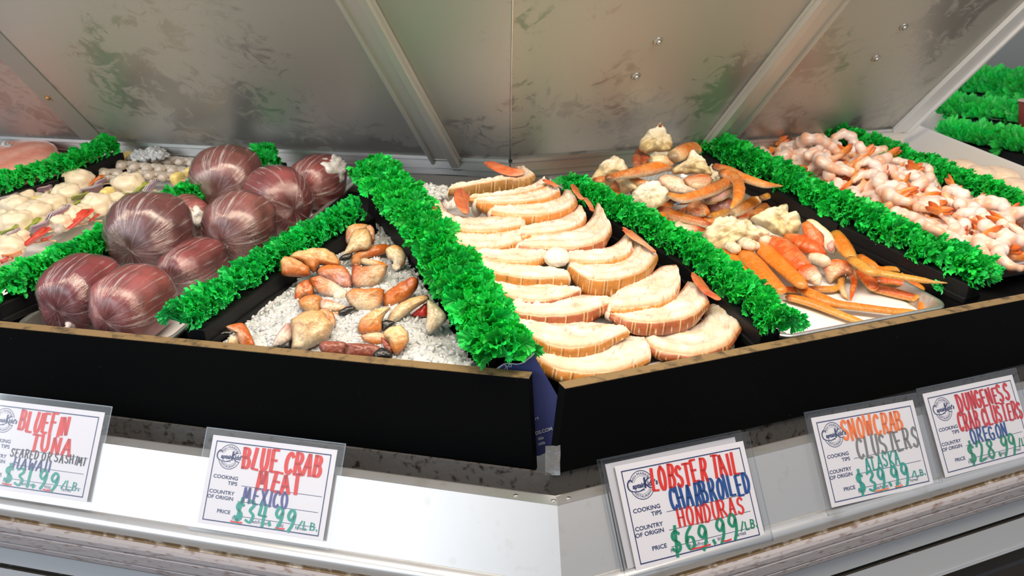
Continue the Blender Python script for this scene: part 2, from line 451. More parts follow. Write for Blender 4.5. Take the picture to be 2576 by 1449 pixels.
nt.links.new(r1.outputs['Result'], rr.inputs['Value']); nt.links.new(rr.outputs['Result'], b.inputs['Roughness'])
mx = nt.nodes.new('ShaderNodeMix'); mx.data_type = 'RGBA'; mx.inputs['A'].default_value = (.56, .55, .52, 1); mx.inputs['B'].default_value = (.42, .415, .40, 1)
nt.links.new(r1.outputs['Result'], mx.inputs['Factor']); nt.links.new(mx.outputs['Result'], b.inputs['Base Color'])
M_guard = m
def sheet(P, a, b_, nrm, th, name, mat, parent):
    mb = MB(); mb.box(P - nrm * th, a, b_, nrm * th); return build(mb, name, mat, parent, False)
GH = .62
def guard_panel(u, d, q, s0, s1, name='guard_panel'):
    """panel between s0 and s1 along the wing; s0 == 0 starts at the mitre"""
    mb = MB()
    p = [GC + u * s0, GC + u * s1, GC + u * s1 + d * GH, GC + (dS_ * GH if s0 == 0 else u * s0 + d * GH)]
    vs = p + [x - q * .004 for x in p]
    f = [(0, 1, 2, 3), (7, 6, 5, 4), (0, 4, 5, 1), (1, 5, 6, 2), (2, 6, 7, 3), (3, 7, 4, 0)]
    mb.add(vs, f); return build(mb, name, M_guard, guard, False)
guard_panel(uL, dL_, qL, 0, .17); guard_panel(uL, dL_, qL, .17, 2.3)
uPR = (hit(1822, 330, GC, qR) - GC).dot(uR); uPE = (hit(2275, 300, GC, qR) - GC).dot(uR)
guard_panel(uR, dR_, qR, 0, uPR); guard_panel(uR, dR_, qR, uPR, uPE)
M_post = plain('dull_steel_post', (.66, .64, .60), .38, .35, bump=(60, .05))
def post(u, d, q, s, wd, name='guard_post', th=.018, drop=.06, mat=M_post):
    """channel post: a wide web with a raised rib along it"""
    mb = MB()
    P = GC + u * (s - wd / 2) - d * drop
    mb.box(P, u * wd, d * (GH + drop), q * th * .45)
    mb.box(P + u * wd * .06, u * wd * .28, d * (GH + drop), q * th)
    mb.box(P + u * wd * .88, u * wd * .12, d * (GH + drop), q * th * .8)
    return build(mb, name, mat or M_post, guard, False, bevel=.0025)
uPL = (hit(1130, 410, GC, qL) - GC).dot(uL)
pL0, pL1 = hit(1135, 400, GC, qL), hit(913, 0, GC, qL); pR0, pR1 = hit(1822, 330, GC, qR), hit(2083, 0, GC, qR)
post(uL, (pL1 - pL0).normalized(), qL, uPL, .066); post(uR, (pR1 - pR0).normalized(), qR, uPR, .084, drop=.02)
uST = (hit(205, 318, GC, qL) - GC).dot(uL)
mb = MB(); mb.box(GC + uL * (uST - .03), uL * .062, dL_ * GH, qL * .003)
build(mb, 'flat_strut', plain('pale_strut', (.40, .385, .35), .5, .1), guard, False, bevel=.001)
mb = MB()
mb.box(GC + uR * (uPE - .012), uR * .045, dR_ * GH, qR * .012); mb.box(GC + uR * (uPE + .033), uR * .010, dR_ * GH, qR * .020)
build(mb, 'end_frame', plain('pale_end_frame', (.86, .87, .90), .4, .0), guard, False, bevel=.002)
# thin bead at the mitre, bottom rail of both wings
mb = MB(); loft(mb, [GC + (qL + qR) * .001, GC + dS_ * GH + (qL + qR) * .001], [.0022, .0022], [(.7, .7, .66)] * 2, Z, nseg=8, round_ends=(False, False)); build(mb, 'mitre_bead', M_trim, guard)
mb = MB()
for u, n_, q, s1 in ((uL, nL, qL, 2.3), (uR, nR, qR, uPE + .04)):
    for (dz, h, out) in ((-.004, .007, .010), (-.022, .016, .004), (-.036, .012, -.004)):
        t2 = math.tan(math.radians(22.5))
        P = GC + Z * dz - n_ * .008
        mb.box(P, u * s1, n_ * (out + .008), Z * h)
build(mb, 'bottom_rail', M_steel, guard, False)
mb = MB()
for u, n_, s1 in ((uL, nL, 2.3), (uR, nR, uPE + .04)):
    mb.box(GC - Z * .16 - n_ * .02, u * s1, n_ * .012, Z * .122)
build(mb, 'tub_back_wall', plain('grey_tub_wall', (.20, .19, .18), .5, .4), guard, False)
for (x, y, u, d, q) in ((1655, 103, uR, dR_, qR), (1599, 191, uR, dR_, qR), (2273, 67, uR, dR_, qR), (2203, 146, uR, dR_, qR), (122, 243, uL, dL_, qL)):
    mb = MB(); c = hit(x, y, GC, q)
    blob(mb, c + q * .001, u * .0105, d * .0105, q * .003, lambda x, y, z: (.5, .5, .5), 16, 8, 0)
    blob(mb, c + q * .004, u * .0055, d * .0055, q * .005, lambda x, y, z: (.5, .5, .5), 12, 8, 0)
    build(mb, 'bolt', plain('rusty_screw', (.50, .30, .12), .4, .6) if x < 200 else M_steel, guard)
# ------------------------------------------------------------------ trays
W_RIM, W_FLOOR = -.030, -.058
def tray(F, u0, u1, v0, v1, label, mat=None, rim=W_RIM, floor=W_FLOOR, paper=True, lip=.008, wall=.012, r=.03, paper_label=None, name='tray'):
    """shallow sheet pan with rounded corners, sloping walls and a rolled rim; optional paper liner"""
    mat = mat or M_alu
    t = thing(name, label, 'tray', F.W((u0 + u1) / 2, (v0 + v1) / 2, floor))
    def ring(ins, w, rad, k=6):
        a0, a1, b0, b1 = u0 + ins, u1 - ins, v0 + ins, v1 - ins; rad = max(.004, rad - ins * .5); P = []
        for cx_, cy_, s in ((a1 - rad, b1 - rad, 0), (a0 + rad, b1 - rad, 1), (a0 + rad, b0 + rad, 2), (a1 - rad, b0 + rad, 3)):
            for i in range(k + 1):
                a = math.pi / 2 * (s + i / k); P.append(F.W(cx_ + rad * math.cos(a), cy_ + rad * math.sin(a), w))
        return P
    prof = [(.002, rim - .006), (0, rim - .003), (.001, rim), (.004, rim + .0012), (lip, rim), (lip + .002, rim - .003), (lip + wall, floor + .004), (lip + wall + .004, floor), (lip + wall + .02, floor)]
    rings = [ring(i, w, r) for i, w in prof]
    nn = len(rings[0]); mb = MB()
    mb.add([p for R_ in rings for p in R_], [(j * nn + i, j * nn + (i + 1) % nn, (j + 1) * nn + (i + 1) % nn, (j + 1) * nn + i) for j in range(len(rings) - 1) for i in range(nn)] + [tuple(range((len(rings) - 1) * nn, len(rings) * nn))])
    build(mb, 'pan', mat, t, True)
    if paper:
        mb = MB(); ins = lip + wall + .005; nx, ny = 12, 22; vs = []
        for j in range(ny + 1):
            for i in range(nx + 1):
                a = lerp(u0 + ins, u1 - ins, i / nx); b_ = lerp(v0 + ins, v1 - ins, j / ny)
                e = .003 + .0025 * noise.noise(Vector((a * 14, b_ * 14, u0)))
                vs.append(F.W(a, b_, floor + max(.001, e)))
        mb.add(vs, [(j * (nx + 1) + i, j * (nx + 1) + i + 1, (j + 1) * (nx + 1) + i + 1, (j + 1) * (nx + 1) + i) for j in range(ny) for i in range(nx)])
        build(mb, 'paper_liner', M_paper, t, True)
    return t
tray(FL, .625, .915, .062, .80, 'aluminium tray lined with white paper holding the wrapped tuna')
tray(FL, .955, 1.225, .062, .82, 'aluminium tray holding the seafood skewers')
tray(FL, 1.285, 1.56, .062, .80, 'tray at the far left holding the pink fish fillet')
tray(FR, .445, .825, .064, .82, 'aluminium sheet tray lined with white paper under the crab clusters')
tray(FR, .985, 1.285, .13, .87, 'aluminium tray heaped with pink shrimp', rim=-.012, floor=-.05)
tray(FR, 1.325, 1.535, .12, .905, 'large plain steel pan at the right end holding pale pieces', mat=plain('pale_steel_pan', (.70, .675, .64), .38, .25), rim=.012, floor=-.06, lip=.006, wall=.03, paper=False, r=.05, name='steel_pan')
tray(FR, .050, .365, .055, .757, 'tray under the two rows of halved lobster tails', rim=-.028, floor=-.05, paper=True)

# ------------------------------------------------------------------ parsley garlands on black dividers
def leaf_template(seed):
    """one curly sprig leaf: a ruffled, toothed fan; returns verts in (stem, across, up) and colour factor"""
    rnd = random.Random(seed); na, nr = 76, 3
    V, Cc, Fc = [], [], []
    lob = rnd.choice([5, 6, 7]); ph = rnd.random() * 6
    for j in range(nr + 1):
        q = j / nr
        for i in range(na + 1):
            a = lerp(-1.75, 1.75, i / na)
            edge = .86 + .14 * abs(math.cos(lob * a * .62 + ph * .1)) ** .5 + (.065 * math.cos(a * 22 + ph) + .02 * math.sin(i * 2.1 + ph)) * (q > .9)
            r = q * edge * (1 - .18 * abs(a) / 1.75)
            up = .15 * q * q * math.sin(lob * a + ph) + .09 * q * math.sin(2.3 * lob * a + ph) * (q > .4) + .05 * math.cos(a * 22 + ph) * (q > .9) + .38 * q * q
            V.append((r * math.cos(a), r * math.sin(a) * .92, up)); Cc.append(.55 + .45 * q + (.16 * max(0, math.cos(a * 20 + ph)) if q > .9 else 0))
    for j in range(nr):
        for i in range(na):
            Fc.append((j * (na + 1) + i, j * (na + 1) + i + 1, (j + 1) * (na + 1) + i + 1, (j + 1) * (na + 1) + i))
    return np.array(V), np.array(Cc), np.array(Fc)
LEAVES = [leaf_template(s) for s in range(5)]
def foliage(sprigs, name, parent, mat=None):
    """sprigs: list of (root, direction, across, leaf radius, stem length, tint)"""
    VS, FS, CS = [], [], []; off = 0
    b = base_of(parent)
    for k, (P, d, ac, R_, st, tint) in enumerate(sprigs):
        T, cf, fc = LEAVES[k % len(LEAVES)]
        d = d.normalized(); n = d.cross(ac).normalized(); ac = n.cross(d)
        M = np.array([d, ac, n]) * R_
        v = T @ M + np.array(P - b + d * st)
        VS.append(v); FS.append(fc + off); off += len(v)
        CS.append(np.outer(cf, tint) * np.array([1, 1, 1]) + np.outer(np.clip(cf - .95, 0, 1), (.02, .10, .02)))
        # stem: thin three-sided tapering strip
        s0 = [np.array(P - b + ac * .0016), np.array(P - b - ac * .0016), np.array(P - b + n * .0016)]
        s1 = [x + np.array(d * (st + R_ * .5)) for x in s0]
        VS.append(np.array(s0 + s1)); FS.append(np.array([(0, 1, 4, 3), (1, 2, 5, 4), (2, 0, 3, 5)]) + off); off += 6
        CS.append(np.tile(np.array(tint) * .85, (6, 1)))
    V = np.vstack(VS); Fa = np.vstack(FS); Cc = np.clip(np.vstack(CS), 0, 1)
    me = bpy.data.meshes.new(name)
    me.from_pydata(V.tolist(), [], Fa.tolist())
    a = me.attributes.new('Col', 'FLOAT_COLOR', 'POINT'); arr = np.ones((len(V), 4), np.float32); arr[:, :3] = Cc; a.data.foreach_set('color', arr.ravel())
    me.polygons.foreach_set('use_smooth', [True] * len(me.polygons))
    me.materials.append(mat or M_leaf); me.update()
    o = bpy.data.objects.new(name, me); COL.objects.link(o); o.parent = parent
    return o
def green(rnd, cool=.0):
    k = rnd.uniform(.72, 1.15)
    return (.010 + .03 * rnd.random(), .74 * k, (.085 + .10 * cool + .05 * rnd.random()) * k)
def garland(F, path, label, dens=430, R_=.0185, seed=0, spread=72, cool=.0, cover=.038, base_w=.012, board=None, fan_end=None, name='parsley_divider', st=(.006, .022), skip=0.0, cat='parsley divider'):
    """path: points (u, v) on the deck; board: (offset to the side, width, height)"""
    rnd = random.Random(seed)
    pts = [F.W(u, v, base_w) for u, v in path]
    t = thing(name, label, cat, F.W(path[0][0], path[0][1], -.07))
    if board:
        mb = MB()
        for a, c in zip(path[:-1], path[1:]):
            A_, B_ = F.W(*a, -.066), F.W(*c, -.066)
            if a == path[0] and skip: A_ = A_.lerp(B_, skip)
            d = B_ - A_; sd = d.cross(F.n).normalized()
            mb.box(A_ + sd * (board[0] - board[1] / 2), d, sd * board[1], F.n * (base_w + .059))
            mb.box(A_ + sd * (board[0] - board[1] / 2 - .004) + F.n * .036, d, sd * (board[1] + .008), F.n * .012)
        build(mb, 'divider_board', M_blackbase, t, False, bevel=.002)
    seg = [(b_ - a).length for a, b_ in zip(pts[:-1], pts[1:])]; L = sum(seg)
    flip = 1 if (pts[0] - CAM).length < (pts[-1] - CAM).length else -1
    n = int(dens * L * 2.3); sp = []; R_ *= .74
    rows = max(6, int(L / .0125))
    for k in range(n):
        # leaves sit in overlapping cross rows, like the moulded clumps of a plastic garland
        row = rnd.randrange(rows); s = (row + rnd.gauss(.5, .22)) / rows * L; s = min(max(s, 0), L * .9999)
        i = 0; q = s
        while q > seg[i]: q -= seg[i]; i += 1
        ax = (pts[i + 1] - pts[i]).normalized(); P = pts[i] + ax * q
        side = ax.cross(F.n).normalized()
        phi = math.radians(rnd.uniform(-spread, spread))
        lean = rnd.gauss(-.15, .28)
        d = F.n * math.cos(phi) + side * math.sin(phi) + ax * lean
        g = rnd.gauss(0, .55); ac = (side * math.cos(phi) - F.n * math.sin(phi)) * math.cos(g) + ax * math.sin(g)
        if d.cross(ac).dot(ax) * flip > 0: ac = -ac
        sp.append((P + side * rnd.uniform(-.007, .007), d, ac, R_ * rnd.uniform(.75, 1.2), rnd.uniform(*st), green(rnd, cool)))
    if fan_end:
        P, ax = (pts[0], (pts[0] - pts[1]).normalized()) if fan_end == 1 else (pts[-1], (pts[-1] - pts[-2]).normalized())
        side = ax.cross(F.n).normalized()
        for k in range(16):
            phi = math.radians(lerp(-80, 80, k / 15) + rnd.uniform(-8, 8))
            d = side * math.sin(phi) + F.n * (math.cos(phi) * .9 + .15) + ax * rnd.uniform(.1, .5)
            sp.append((P, d, side * math.cos(phi) - F.n * math.sin(phi), R_ * rnd.uniform(.8, 1.05), rnd.uniform(.016, .034), green(rnd, cool + .15)))
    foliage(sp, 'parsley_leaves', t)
    return t
# left wing, from the corner outwards
def P2(F, pts, w=.03): return [uv(F, x, y, w) for x, y in pts]
garland(FL, P2(FL, [(462, 800), (620, 690), (905, 520)], .02), 'plastic parsley strip on a black divider between the tuna and the crab claws', seed=2, cool=.35, board=(.016, .034), fan_end=1, R_=.0225, dens=520)
garland(FL, P2(FL, [(-40, 735), (230, 620), (470, 490), (690, 385)], .022), 'plastic parsley strip between the skewers and the tuna', seed=3, cool=.1, board=(.016, .030), R_=.029, spread=84)
garland(FL, P2(FL, [(-60, 478), (130, 425), (285, 362)], .022), 'plastic parsley strip at the far left between pink fillet and skewers', seed=4, board=(.012, .028), R_=.024)
# at the corner
garland(FR, P2(FR, [(1268, 885), (1160, 705), (1045, 545), (935, 425)], .022), 'bushy plastic parsley strip between the crab claws and the lobster tails', seed=5, R_=.027, dens=560, board=(.010, .03), st=(.012, .034), spread=84, skip=.45)
# right wing
garland(FR, P2(FR, [(1965, 812), (1760, 640), (1560, 525), (1435, 462)], .02), 'plastic parsley strip between the lobster tails and the crab clusters', seed=6, board=(-.014, .034), R_=.0235, fan_end=1, dens=480, spread=86)
garland(FR, P2(FR, [(2480, 690), (2150, 540), (1950, 438), (1762, 347)], .02), 'plastic parsley strip between the crab clusters and the shrimp', seed=7, board=(-.018, .040), R_=.027, dens=480, spread=92, st=(.010, .028))
garland(FR, P2(FR, [(2640, 545), (2400, 440), (2200, 365), (2012, 300)], .022), 'plastic parsley strip between the shrimp and the steel pan', seed=8, board=(-.010, .028), R_=.026, spread=88)
def loose_sprig(F, x, y, w, label, seed, n=9, R_=.012, ax=(0, 1)):
    rnd = random.Random(seed); P = at(F, x, y, w)
    t = thing('parsley_sprig', label, 'parsley sprig', P)
    sp = []
    for k in range(n):
        a = rnd.uniform(-1.6, 1.6)
        d = F.u * math.sin(a) + F.v * math.cos(a) * .7 + F.n * rnd.uniform(.1, .5)
        sp.append((P, d, F.u * math.cos(a) - F.v * math.sin(a), R_ * rnd.uniform(.8, 1.2), rnd.uniform(.004, .014), green(rnd, .4)))
    foliage(sp, 'parsley_leaves', t)
loose_sprig(FR, 2378, 728, -.02, 'loose dark green sprig lying on the tray corner by the long snow crab leg', 21, 10, .013)
loose_sprig(FL, 868, 592, -.01, 'small sprig dangling over the black divider beside the top crab claw', 22, 5, .008)
loose_sprig(FR, 1412, 462, -.02, 'green sprig showing beside the back left corner of the crab tray', 23, 9, .012)
loose_sprig(FR, 1890, 800, -.02, 'sprig hanging down by the front right lobster tail', 24, 6, .011)

# ------------------------------------------------------------------ wrapped tuna pieces
def tuna(px, py, rx, ax_px, ratio, label, seed, col=(.16, .032, .034), power=3.0, white=None, knot=None, squash=1.0, w0=-.052, dw=0.0):
    """px, py: centre in the photo; rx: cross radius in px; ax_px: direction of the long axis on the deck, as a photo vector; ratio: half length / radius"""
    F = FL
    py += 6; P = at(F, px, py, .0); r = px2m(P, rx); w = w0 + r * squash + dw
    P = at(F, px, py, w); r = px2m(P, rx)
    q = at(F, px + ax_px[0], py + ax_px[1], w) - P; A = q.normalized() * r * ratio
    N = F.n * r * squash; B = F.n.cross(A).normalized() * r
    t = thing('tuna_piece', label, 'tuna', P - N)
    rnd = random.Random(seed)
    def colf(x, y, z):
        k = .5 + .5 * noise.noise(Vector((x * 2.1, y * 2.1, z * 2.1 + seed)))
        return mixc(col, (col[0] * 1.9, col[1] * 2.2, col[2] * 2.1), k * .8)
    mb = MB(); blob(mb, P, B, N, A, colf, 36, 26, .06, 1.5, seed, power); build(mb, 'flesh', M_tuna, t)
    mb = MB(); uvs = blob(mb, P, B * 1.018, N * 1.018, A * 1.022, lambda x, y, z: (1, 1, 1), 72, 40, .06, 1.5, seed, power)
    for k, p in enumerate(mb.v):                  # taut creases running to the gathered end
        i, j = k % 72, k // 72; th = math.pi * j / 40
        mb.v[k] = P + (p - P) * (1 + .010 * noise.noise(Vector((i * .75, j * .07, seed))) * math.sin(th))
    build(mb, 'cling_film', M_wrap, t, uvco=uvs)
    if white:
        # bunched milky film over one end: (direction as photo offset in radii, size)
        mb = MB(); c = P + A * white[0] + B * white[1] + N * white[2]
        blob(mb, c, A * white[3], B * white[4], N * white[5], lambda x, y, z: (.72, .70, .68), 26, 18, .35, 2.4, seed + 4)
        build(mb, 'bunched_film', M_wrapknot, t, label='milky bunched film')
    if knot:
        mb = MB(); c = P + A * knot[0] * 1.0 + N * knot[1] + B * knot[2]
        loft(mb, [c - A * .12 * np.sign(knot[0]), c, c + A * .14 * np.sign(knot[0]) - N * .1], [r * .20, r * .08, r * .10], [(.6, .52, .54)] * 3, F.n, wob=.6, seed=seed)
        build(mb, 'film_twist', M_wrapknot, t, label='twisted film tail')
    return t
tuna(205, 730, 84, (60, -45), 1.18, 'wrapped tuna log at the front left corner of its tray', 1, (.17, .028, .034), 3.2, knot=(-1, -.5, -.2))
tuna(336, 756, 84, (65, -42), 1.22, 'wrapped tuna log at the front, touching the end of the parsley strip', 2, (.23, .052, .052), 3.0, knot=(-1, -.55, .0))
tuna(487, 663, 60, (75, -42), 1.5, 'slim wrapped tuna log lying against the parsley strip, third from front', 3, (.17, .034, .036), 3.0, knot=(-1, -.2, -.2))
tuna(378, 583, 104, (70, -60), .98, 'largest tuna chunk, dark and round, in the middle of the tray', 4, (.135, .040, .040), 2.5)
tuna(468, 548, 62, (70, -20), 1.0, 'tuna piece mostly hidden behind the largest chunk, white film on its side', 5, (.22, .05, .045), 2.5, white=(.05, -.62, .30, .50, .50, .50))
tuna(603, 565, 86, (70, -50), 1.02, 'round tuna piece with a pale film crease, between largest chunk and parsley', 6, (.19, .062, .058), 2.5)
tuna(571, 453, 88, (50, -60), .98, 'tall tuna chunk at the back left of the tray', 7, (.17, .052, .048), 2.8, dw=.0)
tuna(697, 498, 82, (60, 30), 1.0, 'tuna chunk with fan-shaped film creases behind the creased round one', 8, (.18, .040, .042), 2.5)
tuna(800, 450, 62, (70, -45), 1.25, 'tuna piece at the back right of the tray with white film on its end', 9, (.22, .046, .042), 2.8, white=(.15, -.62, .42, .62, .45, .55))

# ------------------------------------------------------------------ crushed ice
def ice_bed(F, poly, w0, w1, label, n_chunks, seed, base, size=(.0024, .0052), name='crushed_ice', cols=((.56, .575, .585), (.68, .70, .71)), nx=50):
    """mound of crushed ice inside the (u, v) polygon; w1 is the height in the middle"""
    rnd = random.Random(seed)
    us = [p[0] for p in poly]; vs_ = [p[1] for p in poly]
    def inside(a, b_):
        c = False; n = len(poly)
        for i in range(n):
            x1, y1 = poly[i]; x2, y2 = poly[(i + 1) % n]
            if (y1 > b_) != (y2 > b_) and a < (x2 - x1) * (b_ - y1) / (y2 - y1) + x1: c = not c
        return c
    def edge(a, b_):
        d = 9
        for i in range(len(poly)):
            p, q = Vector(poly[i]), Vector(poly[(i + 1) % len(poly)]); e = q - p
            t = max(0, min(1, (Vector((a, b_)) - p).dot(e) / e.length_squared)); d = min(d, (Vector((a, b_)) - p - e * t).length)
        return d
    def height(a, b_):
        return lerp(w0, w1, min(1, edge(a, b_) / .06)) + .006 * noise.noise(Vector((a * 38, b_ * 38, seed))) + .0035 * noise.noise(Vector((a * 110, b_ * 110, seed))) + .0022 * noise.noise(Vector((a * 260, b_ * 260, seed)))
    mb = MB(); ny = nx; idx = {}; V = []; Fa = []; Cc = []
    for j in range(ny + 1):
        for i in range(nx + 1):
            a = lerp(min(us), max(us), i / nx); b_ = lerp(min(vs_), max(vs_), j / ny)
            if inside(a, b_): idx[(i, j)] = len(V); V.append(F.W(a, b_, height(a, b_))); Cc.append(mixc(*cols, .55))
    for j in range(ny):
        for i in range(nx):
            k = [(i, j), (i + 1, j), (i + 1, j + 1), (i, j + 1)]
            if all(q in idx for q in k): Fa.append(tuple(idx[q] for q in k))
    if V: mb.add(V, Fa, Cc)
    k = 0
    while k < n_chunks:
        a, b_ = rnd.uniform(min(us), max(us)), rnd.uniform(min(vs_), max(vs_))
        if not inside(a, b_): continue
        k += 1
        P = F.W(a, b_, height(a, b_) + rnd.uniform(-.0040, -.0004)); s = rnd.uniform(*size)
        R = Matrix.Rotation(rnd.uniform(0, 6.28), 3, Vector((rnd.gauss(0, 1), rnd.gauss(0, 1), rnd.gauss(0, 1))).normalized())
        vv = [P + R @ Vector((x * s * rnd.uniform(.5, 1.1), y * s * rnd.uniform(.4, .9), z * s * rnd.uniform(.2, .5))) for x in (-1, 1) for y in (-1, 1) for z in (-1, 1)]
        c = mixc(*cols, rnd.random())
        mb.add(vv, [(0, 1, 3, 2), (4, 6, 7, 5), (0, 4, 5, 1), (2, 3, 7, 6), (0, 2, 6, 4), (1, 5, 7, 3)], [c] * 8)
    o = build(mb, name, M_ice, None, True)
    return setprops(o, label, 'ice', None, 'stuff')
W_ICE = -.022
ice_bed(FL, P2(FL, [(915, 548), (965, 552), (1010, 620), (1085, 730), (1165, 860), (1225, 935), (1180, 945), (545, 893), (548, 868), (600, 795), (690, 700), (850, 605)], W_ICE), W_ICE - .012, W_ICE + .004, 'bed of crushed ice under the crab claws', 3000, 1, None, (.0026, .0068), nx=130)
for k, (F, pl, w, lab, n) in enumerate((
    (FR, [(2040, 520), (2075, 520), (2120, 570), (2200, 620), (2215, 655), (2185, 652), (2090, 590)], -.030, 'grey crushed ice between the crab tray rim and the black divider', 500),
    (FL, [(-60, 352), (60, 350), (100, 385), (0, 392), (-60, 390)], .01, 'crushed ice behind the pink fish fillet', 260),
    (FL, [(325, 372), (400, 362), (425, 378), (400, 388), (330, 384)], .01, 'small heap of ice behind the skewer tray', 220),
    (FR, [(1008, 470), (1045, 452), (1125, 462), (1140, 478), (1040, 492), (1000, 490)], .0, 'crushed ice behind the lobster tray beside the steel post', 420))):
    ice_bed(F, P2(F, pl, w), w - .012, w + .012, lab, n, 10 + k, None, (.003, .008), nx=24)
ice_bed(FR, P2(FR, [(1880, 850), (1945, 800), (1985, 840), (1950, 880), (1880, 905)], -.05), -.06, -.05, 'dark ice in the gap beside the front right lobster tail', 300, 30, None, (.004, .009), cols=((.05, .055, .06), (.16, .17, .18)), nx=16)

# ------------------------------------------------------------------ crustacean limbs
OR, DO, RE, CR, TN, PK, BK, WH, BR = (.56, .17, .032), (.50, .115, .018), (.46, .085, .028), (.70, .56, .36), (.60, .36, .15), (.62, .36, .34), (.008, .007, .007), (.80, .70, .54), (.20, .05, .028)
SO, SR, SY, LC = (.74, .20, .016), (.68, .11, .018), (.66, .29, .04), (.80, .64, .38)
def limb(t, part, F, w, st, mat=None, flat=.85, under=None, nseg=14, wob=.05, seed=0, lay=True, ends=(True, True), ridge=0.0, label=None, patch=None, joint=0.0):
    """st: stations (x, y, radius in px, colour[, extra height]); the limb lies on height w"""
    pts, rad, cols = [], [], []
    for s in st:
        P = at(F, s[0], s[1], w); r = px2m(P, s[2])
        ww = w + (r * flat if lay else 0) + (s[4] if len(s) > 4 else 0)
        P = at(F, s[0], s[1], ww); r = px2m(P, s[2])
        pts.append(P); rad.append(r); cols.append(s[3])
    mb = MB(); loft(mb, pts, rad, cols, F.n, flat, nseg, 14 + 14 * len(pts), wob, seed, under, ends, ridge, patch, joint)
    return build(mb, part, mat or M_shell, t, label=label)
def zc(x, y): return 520 + x / 3.2936, 520 + y / 3.2936
def zs(*rows):
    """stations given in the close-up's pixels"""
    return [(*zc(r[0], r[1]), r[2] / 3.2936, *r[3:]) for r in rows]
def claw(label, base_xy, parts, group=None, w=W_ICE + .005):
    P = at(FL, *zc(*base_xy), w)
    t = thing('crab_claw', label, 'crab claw', P, group)
    for k, (nm, st, kw) in enumerate(parts):
        kk = dict(patch=(((.58, .20, .045), 55, .55) if st[len(st) // 2][3] in (CR, TN, WH) else ((.66, .44, .22), 60, .40)), joint=.10 if k else .06, wob=.045, nseg=22); kk.update(kw)
        f = 1.0 if nm == 'palm' else 1.18
        limb(t, nm, FL, w, [(s[0], s[1], s[2] * f, *s[3:]) for s in zs(*st)], seed=k + base_xy[0] * .01, **kk)
    return t
def zq(x, y): return 480 + x / 1.7756, 500 + y / 1.7756
def traced(t, part, F, w, poly, Z_, cols, thick=.62, mat=None, seed=0, patch=None, rough=.05, lean=.72, lift=0.0, spikes=0.0, label=None, grad=None, rim=.35, power=2.3, edge=None):
    """solid shell piece with the given outline, standing on height w at its lowest outline point, rounded front and back.
    cols: (low, high) colour; grad: direction (photo) of the colour run; thick: bulge / half width"""
    P2_ = [Vector(Z_(*p)) for p in poly]
    lo = max(P2_, key=lambda p: p.y); G_ = at(F, lo.x, lo.y, w)
    view = (CAM - G_).normalized(); nn = (view * lean + F.n * (1 - lean)).normalized(); G_ = G_ + nn * lift
    n = len(poly); N_ = max(40, 5 * n)
    loop = [list(p) for p in P2_]; ext = np.array(loop[-2:] + loop + loop[:3])
    out = []
    for i in range(N_):
        q = i / N_ * n; k = int(q); f = q - k; p0, p1, p2, p3 = ext[k + 1], ext[k + 2], ext[k + 3], ext[k + 4]
        c = .5 * ((2 * p1) + (-p0 + p2) * f + (2 * p0 - 5 * p1 + 4 * p2 - p3) * f * f + (-p0 + 3 * p1 - 3 * p2 + p3) * f ** 3)
        c = c * .6 + (p1 * (1 - f) + p2 * f) * .4
        out.append(c)
    R0 = [hit(c[0], c[1], G_, nn) for c in out]
    cen = sum(R0, Vector()) / N_
    rad = sorted((p - cen).length for p in R0); H = thick * (rad[N_ // 8] * .8 + rad[N_ // 2] * .2)
    gd = np.array(grad or (0, -1), float); gd /= np.hypot(*gd); pr = [c @ gd for c in out]; g0, g1 = min(pr), max(pr)
    cpx = np.mean(out, axis=0); K = 11; V = []; Cc = []; Fa = []
    rings = [(-1, k / K) for k in range(1, K)] + [(1, 1 - k / K) for k in range(0, K)]
    for sg, s_ in rings:
        for i in range(N_):
            base = cen.lerp(R0[i], s_); h = H * (max(0, 1 - s_ ** power)) ** .5
            nz = noise.fractal(base * 70 + Vector((seed, 2, 7)), 1, 2, 4)
            sp = spikes * max(0, noise.noise(base * 95 + Vector((seed, 4, 1))))
            V.append(base + nn * (sg * h * (1.0 if sg > 0 else .8) * (1 + rough * 3 * nz) + (rough * H * nz * s_)) + (base - cen) * (rough * .8 * nz + sp))
            pxq = cpx * (1 - s_) + out[i] * s_; g = ((pxq @ gd) - g0) / (g1 - g0 + 1e-6)
            c = mixc(cols[0], cols[1], (g - .15) / .7 + .18 * nz)
            if patch is not None:
                q = noise.fractal(base * patch[1] + Vector((seed, 5, 2)), 1, 2, 3); c = mixc(c, patch[0], max(0, min(1, (q + .05) * 3)) * patch[2])
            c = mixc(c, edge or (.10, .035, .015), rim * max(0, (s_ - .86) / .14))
            Cc.append(c)
    m = len(rings)
    for j in range(m - 1):
        for i in range(N_):
            i2 = (i + 1) % N_; Fa.append((j * N_ + i, j * N_ + i2, (j + 1) * N_ + i2, (j + 1) * N_ + i))
    b0 = len(V); V.append(cen - nn * H * .8); Cc.append(Cc[0]); V.append(cen + nn * H); Cc.append(Cc[-1])
    for i in range(N_):
        i2 = (i + 1) % N_; Fa.append((b0, i2, i)); Fa.append((b0 + 1, (m - 1) * N_ + i, (m - 1) * N_ + i2))
    mb = MB(); mb.add(V, Fa, Cc)
    return build(mb, part, mat or M_shell, t, label=label)
